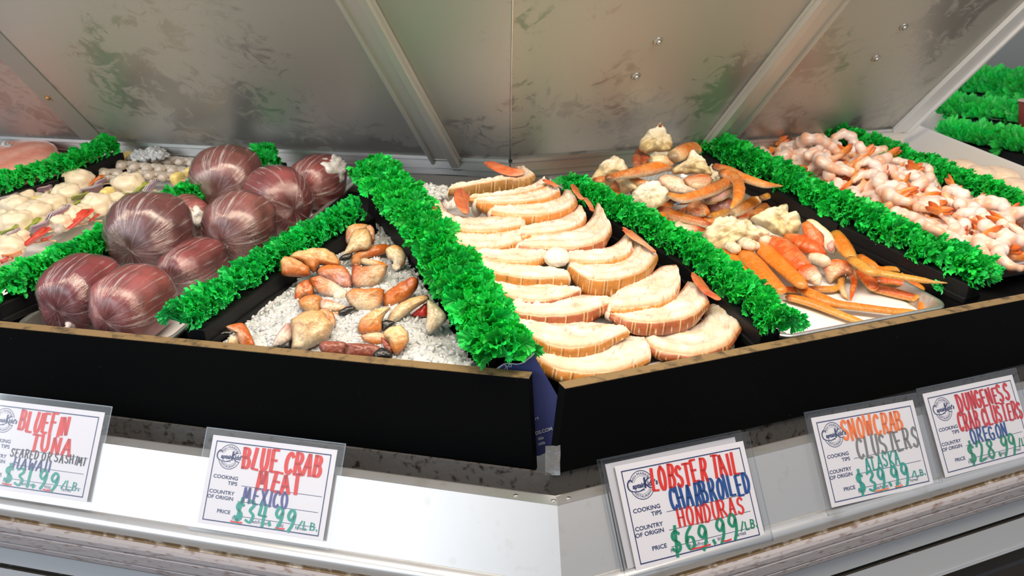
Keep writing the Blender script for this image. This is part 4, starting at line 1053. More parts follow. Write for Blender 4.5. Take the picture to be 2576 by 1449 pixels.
SN = dict(under=(.72, .40, .10), flat=.68, ridge=.10, patch=((.80, .40, .12), 120, .22), nseg=16)
cluster('snow_crab_cluster', 'nearer snow crab cluster, cream shoulder and long orange legs reaching the board', zn,
    [(430, 340, 120, 60, .0, 12.0)],
    [('leg', -.045, [(300, 490, 46, SO), (400, 570, 60, SO), (500, 690, 44, SO)], SN),
     ('leg', -.040, [(440, 470, 46, SY), (540, 560, 84, SO), (700, 730, 80, SO), (830, 850, 56, SO)], SN),
     ('leg', -.050, [(900, 915, 40, SO), (1000, 935, 46, SO), (1160, 985, 48, SO), (1400, 1080, 40, SY), (1560, 1140, 34, SY), (1620, 1155, 20, SY)], SN),
     ('leg', -.030, [(600, 410, 50, SY), (700, 500, 84, SO), (850, 640, 78, SO), (1000, 770, 70, SO), (1040, 800, 50, SO)], SN),
     ('leg', -.046, [(1010, 830, 52, SO), (1120, 890, 60, SO), (1260, 950, 58, SO), (1370, 980, 48, SO), (1600, 1010, 44, SO), (1850, 1040, 40, SO), (2000, 1050, 38, SY), (2120, 1058, 24, SY), (2255, 1062, 6, SY)], SN),
     ('leg', -.052, [(820, 840, 34, SR), (960, 845, 40, SR), (1120, 835, 36, SO), (1300, 835, 38, SY), (1370, 800, 26, SY), (1440, 705, 6, SY)], SN),
     ('knuckle', -.02, [(590, 330, 60, WH), (660, 370, 64, WH), (720, 400, 50, WH)], dict(mat=M_knuckle, wob=.2)),
     ('knuckle', -.02, [(470, 400, 56, WH), (540, 430, 60, WH), (600, 440, 46, WH)], dict(mat=M_knuckle, wob=.2)),
     ('knuckle', -.03, [(350, 430, 50, WH), (410, 470, 56, WH)], dict(mat=M_knuckle, wob=.2)),
     ('claw_arm', -.028, [(745, 390, 60, SO), (830, 450, 98, SR), (940, 550, 100, SR), (1030, 630, 84, SR)], dict(under=SO, wob=.08)),
     ('claw_arm', -.034, [(1030, 660, 60, SR), (1080, 690, 92, SR), (1140, 740, 70, WH), (1160, 770, 50, WH)], dict(under=WH, wob=.12, ends=(True, True)))],
    solids=[('shoulder', -.036, [(118, 372), (140, 275), (220, 200), (320, 170), (420, 170), (520, 200), (600, 255), (700, 300), (722, 352), (640, 385), (520, 405), (420, 442), (300, 485), (200, 455), (140, 422)], ((.74, .60, .34), (.90, .82, .62)), {})])
cluster('snow_crab_cluster', 'farther snow crab cluster, cut red claw arm and pincer at its front', zn,
    [(780, 250, 110, 60, .0, 14.0)],
    [('claw_arm', -.025, [(890, 360, 50, SO), (1000, 410, 84, SR), (1120, 470, 78, SR), (1210, 510, 50, SR)], dict(under=SR, wob=.16)),
     ('knuckle', -.030, [(1100, 540, 50, WH), (1180, 560, 62, WH), (1240, 585, 60, WH)], dict(mat=M_knuckle)),
     ('pincer', -.045, [(1470, 680, 44, LC), (1505, 760, 30, SR), (1490, 850, 24, SR), (1470, 940, 8, SR)], dict(under=WH)),
     ('pincer', -.052, [(1385, 700, 34, TN), (1385, 800, 30, SY), (1410, 880, 26, CR), (1445, 925, 8, SY)], dict(under=SY)),
     ('leg', -.010, [(1340, 330, 56, SY), (1390, 410, 70, SO), (1440, 490, 66, SO), (1480, 540, 50, SY)], SN),
     ('leg', -.010, [(1470, 560, 44, SY), (1560, 610, 58, SY), (1650, 670, 52, SY), (1760, 690, 40, SY), (1960, 725, 38, SY), (2140, 755, 34, SY), (2230, 770, 22, TN), (2385, 782, 6, TN)], SN),
     ('leg', -.035, [(1480, 430, 26, SY), (1570, 470, 26, SY), (1630, 520, 24, SY), (1670, 580, 16, SY)], SN),
     ('leg', -.030, [(1560, 550, 54, SO), (1660, 620, 60, SO), (1740, 655, 40, SO), (1850, 650, 34, SY), (1950, 670, 26, SY), (1955, 700, 14, SY)], SN),
     ('leg', -.045, [(1570, 680, 60, SR), (1640, 760, 60, SR), (1680, 820, 50, SR)], SN),
     ('leg', -.052, [(1660, 830, 40, SR), (1800, 855, 52, SR), (1950, 890, 52, SR), (2060, 920, 46, SR), (2130, 940, 34, SO), (2125, 1000, 26, SO), (2110, 1040, 20, SO)], SN),
     ('leg', -.042, [(1720, 760, 44, SR), (1850, 765, 46, SR), (2000, 790, 44, SR), (2110, 810, 40, SO), (2110, 870, 26, SY), (2050, 940, 14, SY)], SN)],
    solids=[('shoulder', -.020, [(555, 195), (600, 150), (680, 110), (820, 60), (892, 58), (905, 130), (980, 140), (1012, 220), (1002, 290), (930, 345), (850, 352), (760, 325), (650, 265)], ((.70, .56, .28), (.90, .82, .60)), {}),
     ('cut_claw_arm', -.020, [(1058, 197), (1120, 184), (1200, 240), (1290, 320), (1332, 400), (1338, 480), (1322, 524), (1262, 504), (1222, 474), (1215, 360), (1140, 265)], (WH, (.82, .66, .40)), dict(thick=.7)),
     ('red_shell', -.020, [(1018, 245), (1062, 202), (1132, 252), (1212, 332), (1232, 420), (1222, 484), (1180, 492), (1100, 452), (1040, 352)], (SR, (.76, .17, .03)), dict(thick=.8, lift=.004, rough=.05, patch=((.80, .36, .16), 120, .3))),
     ('cut_opening', -.010, [(1250, 425), (1300, 385), (1322, 440), (1300, 492), (1270, 478)], ((.42, .16, .12), (.55, .28, .22)), dict(thick=.3, lift=.012)),
     ('claw', -.052, [(1208, 622), (1250, 570), (1320, 558), (1400, 568), (1472, 600), (1504, 660), (1492, 704), (1440, 692), (1382, 712), (1330, 745), (1280, 785), (1240, 725)], (CR, SR), dict(thick=.75, rough=.07, patch=((.78, .34, .10), 90, .5)))])
# ------------------------------------------------------------------ shrimp
def make_shrimp(seed):
    """one peeled tail-on shrimp around the origin: returns (body mesh, tail mesh)"""
    rnd = random.Random(seed)
    R_ = .021; a0, a1 = .2, rnd.choice([3.3, 3.9, 4.3, 2.9])
    K = 9; pts = []; rad = []; cols = []
    for i in range(K):
        q = i / (K - 1); a = lerp(a0, a1, q); rr = R_ * (1 + .15 * q)
        pts.append(Vector((rr * math.cos(a), rr * math.sin(a), .004 * math.sin(3 * q + seed))))
        rad.append(lerp(.0120, .0052, q ** 1.2)); cols.append(mixc((.90, .73, .65), (.82, .40, .16), max(0, q - .45) * 1.7))
    mb = MB(); V0 = 0
    loft(mb, pts, rad, cols, Vector((0, 0, 1)), .95, 14, 46, .10, seed, None)
    # ridges of the segments and the pink back
    for k, p in enumerate(mb.v):
        a = math.atan2(p.y, p.x); q = noise.noise(Vector((a * 2.6, seed, 0)))
        s = 1 + .055 * math.cos(a * 7.5)
        r = Vector((p.x, p.y, 0)); 
        out = (r.length - R_) / .012
        mb.v[k] = Vector((p.x * s, p.y * s, p.z * s))
        band = .5 + .5 * math.cos(a * 7.5)
        if out > .1: mb.c[k] = mixc(mb.c[k], (.82, .33, .13), min(.85, .75 * out * band + .30 * q))
        else: mb.c[k] = mixc(mb.c[k], (.93, .82, .77), .55)
    body = mb
    e = pts[-1]; d = (pts[-1] - pts[-2]).normalized()
    tb = MB(); sd = d.cross(Vector((0, 0, 1)))
    for k, s in enumerate((-.13, .13)):
        dd = (d + Vector((0, 0, s)) + sd * .1 * (k - 1)).normalized()
        loft(tb, [e, e + dd * .010, e + dd * .024, e + dd * .032], [.0050, .0060, .0052, .002], [(.78, .34, .10), (.80, .27, .045), (.76, .18, .03), (.50, .09, .03)], (sd + Vector((0, 0, .2))), .38, 10, 14, .05, seed + k, None)
    return body, tb
PROTO = []
for s in range(5):
    b_, t_ = make_shrimp(s)
    PROTO.append((b_, t_))
def place_shrimp(k, M, label, group):
    """first use builds the meshes, later ones copy the thing and its parts"""
    ps = PROTO[k]
    if isinstance(ps[0], MB):
        BASES['_o'] = Vector()
        t = thing('shrimp', label, 'shrimp', Vector((0, 0, 0)), group)
        a = build(ps[0], 'body', M_shrimp, t); c = build(ps[1], 'tail', M_tail, t, label='orange tail shell')
        PROTO[k] = (t, a, c)
    else:
        t = ps[0].copy(); COL.objects.link(t)
        for ch in ps[1:]:
            q = ch.copy(); q.parent = t; COL.objects.link(q)
        t['label'] = label; t['group'] = group
    t.matrix_world = M
    return t
rnd = random.Random(77)
def orient(x, zz):
    x = x.normalized(); zz = (zz - x * zz.dot(x)).normalized(); y = zz.cross(x)
    return Matrix((x, y, zz)).transposed()
SG = 'shrimp heaped in the tray'
placed = []
def try_spots(n, wlo, whi, gap, u0, u1, v0, v1, tries=6000):
    out = []
    for _ in range(tries):
        if len(out) >= n: break
        a, b_ = rnd.uniform(u0, u1), rnd.uniform(v0, v1)
        if all((a - x) ** 2 + (b_ - y) ** 2 > gap * gap for x, y in out): out.append((a, b_))
    return [(a, b_, rnd.uniform(wlo, whi)) for a, b_ in out]
spots = try_spots(70, -.034, -.026, .034, 1.010, 1.258, .17, .845) + try_spots(64, -.012, -.002, .035, 1.018, 1.250, .18, .83) + try_spots(44, .010, .020, .038, 1.045, 1.232, .20, .74)
for k, (a, b_, w) in enumerate(spots):
    zz = (FR.n + FR.u * rnd.gauss(0, .6) + FR.v * rnd.gauss(0, .6))
    x = FR.u * math.cos(k * 2.4) + FR.v * math.sin(k * 2.4)
    R3 = orient(x, zz)
    sc = rnd.uniform(1.12, 1.38)
    place_shrimp(k % 5, Matrix.Translation(FR.W(a, b_, w)) @ R3.to_4x4() @ Matrix.Scale(sc, 4), 'pale pink peeled shrimp with orange tail heaped in the tray between parsley strips', SG)
# the ones that stand out
for x, y, w, xd, zd_, k, sc, lab in (
    (2150, 385, .03, (0, -.2, 1), (1, 0, .1), 0, 1.0, 'shrimp holding its orange tail straight up beside the right parsley strip'),
    (2062, 370, .015, (.2, .2, 1), (1, .3, 0), 1, .9, 'shrimp with its pointed tail upright at the back of the heap'),
    (2500, 572, .02, (-.9, .3, .1), (.1, -.2, 1), 2, 1.25, 'biggest curled shrimp lying on its side near the front of the heap'),
    (2545, 650, .0, (.2, .9, .2), (.2, -.2, 1), 3, 1.15, 'frontmost shrimp with its tail over the tray rim')):
    X = FR.u * xd[0] + FR.v * xd[1] + FR.n * xd[2]; ZZ = FR.u * zd_[0] + FR.v * zd_[1] + FR.n * zd_[2]
    place_shrimp(k, Matrix.Translation(at(FR, x, y, w)) @ orient(X, ZZ).to_4x4() @ Matrix.Scale(sc, 4), lab, SG)

# pale pieces in the steel pan at the right
for k, (x, y, rx, lab) in enumerate(((2425, 422, 34, 'farthest pale peach piece in the steel pan'), (2470, 440, 36, 'pale peach piece second from the back in the steel pan'), (2520, 444, 40, 'squarish pale peach piece in the middle of the steel pan'), (2556, 470, 34, 'pale peach piece nearest the parsley in the steel pan'))):
    P = at(FR, x, y, .0); r = px2m(P, rx); t = thing('scallop', lab, 'scallop', P - FR.n * r * .5, 'pale pieces in the steel pan')
    mb = MB(); blob(mb, P, FR.u * r, FR.v * r * 1.2, FR.n * r * .55, lambda a, b_, c: (.82, .62, .45), 24, 16, .12, 1.6, k, 2.4); build(mb, 'flesh', M_fish, t)
# pink fillet far left
P = at(FL, 15, 412, .0)
t = thing('fish_fillet', 'pink fish fillet at the far left edge beyond the parsley', 'fish', P - FL.n * .03)
mb = MB(); blob(mb, P - FL.n * .012 + FL.u * .04, FL.u * .13, FL.v * .15, FL.n * .030, lambda a, b_, c: mixc((.72, .27, .20), (.80, .42, .33), .5 + .5 * math.sin(a * 14 + 2 * b_)), 40, 22, .10, 1.8, 3, 2.6); build(mb, 'flesh', M_fish, t)

# ------------------------------------------------------------------ skewers
def zk(x, y): return x / 4.026, 340 + y / 4.026
PEP, RED, ORA, ONI, PIN, FIS, SHR = 'green_pepper', 'red_pepper', 'orange_pepper', 'onion', 'pineapple', 'fish_chunk', 'raw_shrimp'
VC = {PEP: (.26, .33, .015), RED: (.66, .035, .012), ORA: (.74, .16, .01), ONI: (.54, .44, .46), PIN: (.80, .64, .22), FIS: (.80, .68, .50), SHR: (.50, .42, .33)}
def skewer(label, pieces, w=-.020, seed=0):
    F = FL; rnd = random.Random(seed)
    pts = [at(F, *zk(p[1], p[2]), w) for p in pieces]
    t = thing('skewer', label, 'skewer', at(F, *zk(pieces[0][1], pieces[0][2]), W_FLOOR), 'skewers in the tray')
    A = (pts[-1] - pts[0]).normalized(); 
    mb = MB(); loft(mb, [pts[0] - A * .030] + [p - F.n * .002 for p in pts] + [pts[-1] + A * .02], [.0006] + [.0016] * (len(pts) + 1), [(.75, .55, .3)] * (len(pts) + 2), F.n, 1, 8); build(mb, 'stick', M_bamboo, t)
    B = F.n.cross(A).normalized()
    for k, (kind, x, y, r) in enumerate(pieces):
        P = pts[k]; rr = px2m(P, r * 1.7 / 4.026); c = VC[kind]; mb = MB(); sd = seed * 11 + k
        if kind in (PEP, RED, ORA, ONI):
            # curved slab of pepper or onion threaded on edge
            tilt = rnd.uniform(-.5, .5); H_ = None; D = (B * math.cos(tilt) + A * math.sin(tilt)).normalized(); E = A * math.cos(tilt) - B * math.sin(tilt)
            lay = 3 if kind == ONI else 1
            up_ = (F.n * (.80 if kind == ONI else .55) - (E if E.dot(CAM - P) < 0 else -E) * (.60 if kind == ONI else .83)).normalized()
            for q in range(lay):
                vs, cs = [], []; n1, n2 = 14, 8; th = rr * (.32 if kind != ONI else .13)
                for side in (0, 1):
                    for j in range(n2 + 1):
                        for i in range(n1 + 1):
                            a = lerp(-1, 1, i / n1); h = lerp(-1, 1, j / n2)
                            bow = rr * .42 * (1 - a * a) + E.dot(E) * 0
                            rim = 1 - .25 * abs(a) ** 4
                            vs.append(P + D * (a * rr * .85) + up_ * (h * rr * .68 * rim) + F.n * rr * .32 + E * (bow - rr * .2 + side * th + q * th * 1.5 + rr * .05 * noise.noise(Vector((a * 2, h * 2, sd)))))
                            cc = mixc(c, tuple(min(1, v * 1.5 + .08) for v in c), .5 * side + .3 * noise.noise(Vector((a * 2, h * 3, sd))))
                            if kind == ONI: cc = mixc((.78, .72, .70), (.40, .24, .34), max(0, .35 + .8 * (q == 2) - .3 * side + .2 * h))
                            cs.append(cc)
                m1 = (n1 + 1) * (n2 + 1); fs = []
                for j in range(n2):
                    for i in range(n1):
                        a_ = j * (n1 + 1) + i; f = (a_, a_ + 1, a_ + n1 + 2, a_ + n1 + 1); fs.append(f[::-1]); fs.append(tuple(v + m1 for v in f))
                for i in range(n1):
                    for b0 in (0, n2 * (n1 + 1)):
                        fs.append((b0 + i, b0 + i + 1, b0 + i + 1 + m1, b0 + i + m1))
                for j in range(n2):
                    for i in (0, n1):
                        a_ = j * (n1 + 1) + i; fs.append((a_, a_ + n1 + 1, a_ + n1 + 1 + m1, a_ + m1))
                mb.add(vs, fs, cs)
            build(mb, kind, M_veg, t, label={PEP: 'green pepper', RED: 'red pepper', ORA: 'orange pepper', ONI: 'purple and white onion'}[kind])
        elif kind == SHR:
            pp = []; rd = []; cc = []
            for i in range(7):
                a = lerp(-.4, 3.6, i / 6); pp.append(P + A * (math.cos(a) * rr * .95) + B * (math.sin(a) * rr * .55) + F.n * (rr * .15)); rd.append(rr * lerp(.50, .30, i / 6)); cc.append(mixc((.60, .52, .45), (.36, .29, .20), i / 6))
            loft(mb, pp, rd, cc, F.n, .8, 12, 30, .18, sd, None)
            for i, p in enumerate(mb.v):
                if noise.noise(p * 120) > .15: mb.c[i] = mixc(mb.c[i], (.74, .68, .62), .6)
            build(mb, kind, M_fish, t, label='grey raw shrimp')
        else:
            pw, am = (3.6, .10) if kind == PIN else (3.0, .20)
            blob(mb, P + F.n * rr * .1, A * rr * (.55 if kind == PIN else 1.0), B * rr * .9, F.n * rr * .75, lambda a, b_, d: mixc(c, tuple(min(1, v * 1.12) for v in c), .5 + .5 * noise.noise(Vector((a * 3, b_ * 3, d * 3 + sd)))), 24, 16, am, 2.2, sd, pw)
            build(mb, kind, M_fish if kind == FIS else M_veg, t, label='pale fish chunk' if kind == FIS else 'yellow pineapple')
    return t
skewer('rearmost shrimp skewer, yellow-green pepper at its left end', [(PEP, 1075, 235, 36), (PIN, 1140, 235, 42), (PEP, 1225, 235, 45), (PIN, 1290, 230, 45), (SHR, 1390, 250, 60), (SHR, 1510, 255, 60), (SHR, 1630, 270, 60), (SHR, 1750, 280, 60), (SHR, 1870, 290, 60), (SHR, 1970, 300, 50)], -.022, 1)
skewer('second shrimp skewer from the back, green pepper standing at its left', [(PEP, 880, 265, 62), (PIN, 945, 265, 55), (SHR, 1030, 310, 62), (SHR, 1160, 320, 62), (SHR, 1290, 330, 62), (SHR, 1420, 345, 62), (SHR, 1550, 355, 62), (SHR, 1680, 365, 62), (SHR, 1800, 380, 58), (PIN, 1935, 385, 45)], -.018, 2)
skewer('third shrimp skewer from the back, bare stick tip poking out left', [(PEP, 715, 335, 62), (PIN, 780, 335, 62), (SHR, 860, 385, 60), (SHR, 990, 395, 60), (SHR, 1120, 405, 60), (SHR, 1440, 420, 60), (SHR, 1580, 430, 60), (SHR, 1700, 440, 58), (PIN, 1800, 450, 50)], -.018, 3)
skewer('mixed skewer with two big fish chunks just in front of the shrimp skewers', [(PEP, 630, 455, 62), (FIS, 790, 480, 90), (ORA, 970, 480, 52), (ONI, 1010, 500, 45), (SHR, 1100, 480, 70), (FIS, 1310, 520, 88), (PEP, 1420, 560, 60), (ONI, 1500, 550, 60)], -.016, 4)
skewer('mixed skewer with a red pepper between pineapple and onion, left edge', [(PEP, 100, 500, 66), (PIN, 165, 530, 55), (PEP, 450, 490, 52), (RED, 390, 570, 66), (ONI, 450, 580, 55), (SHR, 560, 600, 60), (FIS, 690, 620, 88), (PEP, 820, 640, 62), (ONI, 930, 600, 75), (PIN, 1090, 610, 55), (FIS, 1180, 660, 55), (PEP, 1250, 650, 45), (ONI, 1320, 670, 55)], -.016, 5)
skewer('mixed skewer with a purple onion wedge at the left edge', [(FIS, 60, 590, 80), (RED, 195, 620, 52), (ONI, 90, 690, 72), (FIS, 250, 640, 60), (SHR, 350, 650, 66), (PIN, 400, 690, 52), (FIS, 530, 715, 80), (PEP, 720, 740, 60), (SHR, 850, 730, 60), (FIS, 990, 720, 85), (SHR, 1090, 730, 60)], -.016, 6)
skewer('mixed skewer with a striped onion slice leaning in its middle', [(FIS, 170, 740, 85), (FIS, 350, 820, 100), (ONI, 570, 850, 88), (FIS, 730, 830, 80), (FIS, 830, 800, 62), (RED, 950, 855, 40)], -.016, 7)
skewer('mixed skewer ending in a bright red pepper slab against the parsley', [(FIS, 30, 880, 80), (FIS, 170, 910, 95), (PEP, 330, 925, 60), (ONI, 400, 960, 62), (SHR, 520, 965, 60), (FIS, 620, 900, 62), (RED, 790, 895, 95)], -.014, 8)
skewer('second skewer from the front with red pepper and olive-green strip', [(PEP, 80, 1000, 70), (ONI, 100, 1050, 66), (FIS, 190, 1050, 62), (RED, 350, 1080, 100), (RED, 480, 1060, 40)], -.014, 9)
skewer('frontmost skewer at the left edge with white fish and orange pepper', [(FIS, -40, 1130, 70), (FIS, 110, 1150, 90), (ORA, 130, 1240, 66), (RED, 20, 1290, 50)], -.014, 10)

# ------------------------------------------------------------------ lettering
GL = {
 'A': [[(.02, 0), (.5, 1), (.98, 0)], [(.2, .36), (.8, .36)]], 'B': [[(.12, 0), (.12, 1)], [(.02, 1), (.6, .98), (.82, .8), (.6, .55), (.12, .52)], [(.12, .52), (.7, .5), (.95, .26), (.7, .02), (.02, 0)]],
 'C': [[(.92, .84), (.6, 1), (.2, .82), (.06, .48), (.2, .14), (.55, 0), (.92, .16)]], 'D': [[(.12, 0), (.12, 1)], [(0, 1), (.5, .98), (.9, .7), (.92, .35), (.55, .02), (.0, 0)]],
 'E': [[(.9, 1), (.12, 1), (.12, 0), (.92, 0)], [(.12, .52), (.74, .52)]], 'F': [[(.92, 1), (.14, 1), (.14, 0)], [(.14, .54), (.76, .54)]],
 'G': [[(.9, .85), (.58, 1), (.2, .82), (.06, .45), (.22, .1), (.58, 0), (.92, .2), (.92, .45), (.6, .45)]], 'H': [[(.1, 0), (.1, 1)], [(.9, 0), (.9, 1)], [(.1, .5), (.9, .5)]],
 'I': [[(.5, 0), (.5, 1)]], 'K': [[(.1, 0), (.1, 1)], [(.92, 1), (.12, .45), (.95, 0)]], 'L': [[(.14, 1), (.14, 0), (.95, 0)]], 'M': [[(.02, 0), (.16, 1), (.5, .3), (.84, 1), (.98, 0)]],
 'N': [[(.1, 0), (.1, 1), (.9, 0), (.9, 1)]], 'O': [[(.5, 1), (.14, .8), (.06, .4), (.3, .03), (.7, .03), (.94, .4), (.86, .8), (.5, 1)]], 'R': [[(.12, 0), (.12, 1)], [(.02, 1), (.65, .98), (.88, .76), (.62, .5), (.12, .46)], [(.5, .46), (.96, 0)]],
 'S': [[(.88, .86), (.55, 1), (.18, .86), (.2, .62), (.75, .42), (.88, .18), (.5, 0), (.08, .14)]], 'T': [[(0, 1), (1, 1)], [(.5, 1), (.5, 0)]], 'U': [[(.1, 1), (.1, .3), (.35, .02), (.68, .04), (.9, .3), (.9, 1)]],
 'W': [[(0, 1), (.22, 0), (.5, .7), (.78, 0), (1, 1)]], 'X': [[(.08, 1), (.92, 0)], [(.92, 1), (.08, 0)]], 'G2': [], '$': [[(.88, .80), (.5, .92), (.18, .78), (.25, .58), (.75, .42), (.84, .2), (.5, .06), (.06, .2)], [(.56, 1.12), (.42, -.12)]],
 '3': [[(.08, .9), (.6, 1), (.85, .8), (.45, .54), (.9, .32), (.6, 0), (.06, .08)]], '1': [[(.5, 1), (.5, 0)]], '9': [[(.86, .72), (.5, .46), (.14, .68), (.45, 1), (.86, .82), (.8, .3), (.45, -.08)]],
 '4': [[(.2, 1), (.08, .42), (.95, .42)], [(.72, .95), (.72, -.05)]], '6': [[(.75, 1), (.25, .7), (.1, .3), (.4, 0), (.85, .15), (.8, .48), (.4, .55), (.14, .35)]], '2': [[(.1, .78), (.45, 1), (.85, .78), (.6, .4), (.06, .02), (.95, .06)]],
 '8': [[(.5, .55), (.18, .78), (.5, 1), (.82, .78), (.5, .55), (.1, .26), (.5, 0), (.9, .26), (.5, .55)]], '.': [[(.35, .14), (.6, .0)]], '/': [[(.05, -.05), (.95, 1)]], 'l': [[(.3, 1), (.3, 0), (.8, 0)]], '-': [[(0, .5), (1, .5)]]}
def stroke(mb, fmap, pts, wd, col, slant=.75, curve=True):
    """brush stroke with a chisel nib; fmap maps (x, y) to the sheet"""
    P = catmull(np.array(pts), 6 * len(pts)) if (curve and len(pts) > 3) else np.array(pts, float)
    if len(P) < 6: P = np.array([lerp(P[i], P[i + 1], t) for i in range(len(P) - 1) for t in np.linspace(0, 1, 4)])
    L, R_ = [], []
    for i in range(len(P)):
        d = P[min(i + 1, len(P) - 1)] - P[max(0, i - 1)]; n_ = np.hypot(*d) + 1e-9; d = d / n_
        ang = math.atan2(d[1], d[0]); w = wd * (.50 + .50 * abs(math.sin(ang - slant + .9)))
        nn = np.array((-d[1], d[0])) * w / 2
        L.append(P[i] + nn); R_.append(P[i] - nn)
    d0 = P[0] - P[1]; d0 = d0 / (np.hypot(*d0) + 1e-9) * wd * .3; L[0] += d0; R_[0] += d0
    d1 = P[-1] - P[-2]; d1 = d1 / (np.hypot(*d1) + 1e-9) * wd * .3; L[-1] += d1; R_[-1] += d1
    n = len(P)
    mb.add([fmap(*p) for p in L] + [fmap(*p) for p in R_], [(i, i + n, i + n + 1, i + 1) for i in range(n - 1)], col)
def hand(mb, fmap, text, x0, x1, y0, y1, wd, col, rnd, asp):
    """hand lettering filling x0..x1, baseline y0 to cap y1 (card coordinates); asp converts"""
    adv = [(.5 if c == ' ' else .52 if c in 'I1' else .42 if c == '.' else .85 if c == '/' else 1.15 if c in 'MW' else 1.0) for c in text]
    unit = (x1 - x0) / sum(adv); x = x0
    for c, a in zip(text, adv):
        if c != ' ' and c in GL:
            jx, jy, js, rot = rnd.gauss(0, .03) * unit, rnd.gauss(0, .03) * (y1 - y0), rnd.uniform(.94, 1.06), rnd.gauss(-.03, .05)
            for st in GL[c]:
                pp = []
                for gx, gy in st:
                    X = gx * unit * a * .70; Y = gy * (y1 - y0) * js
                    pp.append((x + jx + X * math.cos(rot) - Y * math.sin(rot), y0 + jy + X * math.sin(rot) + Y * math.cos(rot)))
                stroke(mb, fmap, pp, wd, col, curve=c in 'BCDGORSU$9683241')
        x += unit * a
def type_mesh(mb, fmap, text, x, y, size, col, align='LEFT', arc=None, bold=0.0, shear=0.0, sx=1.0):
    """printed lettering from the built-in font; arc = (cx, cy, radius, centre angle, inward)"""
    cu = bpy.data.curves.new('t', 'FONT'); cu.body = text; cu.size = size; cu.align_x = align; cu.offset = bold; cu.shear = shear; cu.resolution_u = 3
    ob = bpy.data.objects.new('t', cu); COL.objects.link(ob)
    bpy.context.view_layer.update()
    me = ob.to_mesh()
    vs = []
    for v in me.vertices:
        X, Y = v.co.x * sx, v.co.y
        if arc:
            cx_, cy_, r, ca, inv = arc
            if not inv: a = ca - X / r; vs.append(fmap(cx_ + (r + Y) * math.cos(a), cy_ + (r + Y) * math.sin(a)))
            else: a = ca + X / r; vs.append(fmap(cx_ + (r - Y) * math.cos(a), cy_ + (r - Y) * math.sin(a)))
        else: vs.append(fmap(x + X, y + Y))
    mb.add(vs, [tuple(p.vertices) for p in me.polygons], col)
    ob.to_mesh_clear(); bpy.data.objects.remove(ob); bpy.data.curves.remove(cu)
def ink(name, col): return plain(name, col, .6, spec=.2)
INKS = {'red': ink('red_marker', (.62, .028, .022)), 'orange': ink('orange_marker', (.78, .17, .02)), 'grey': ink('grey_marker', (.16, .17, .17)), 'black': ink('dark_marker', (.03, .035, .05)),
        'blue': ink('blue_marker', (.012, .065, .26)), 'violet': ink('violet_marker', (.07, .08, .27)), 'teal': ink('teal_marker', (.008, .29, .24)), 'green': ink('green_marker', (.008, .23, .13)), 'navy2': ink('navy_marker', (.035, .06, .20)), 'crimson': ink('crimson_marker', (.52, .012, .025))}
CW, CH = .216, .138
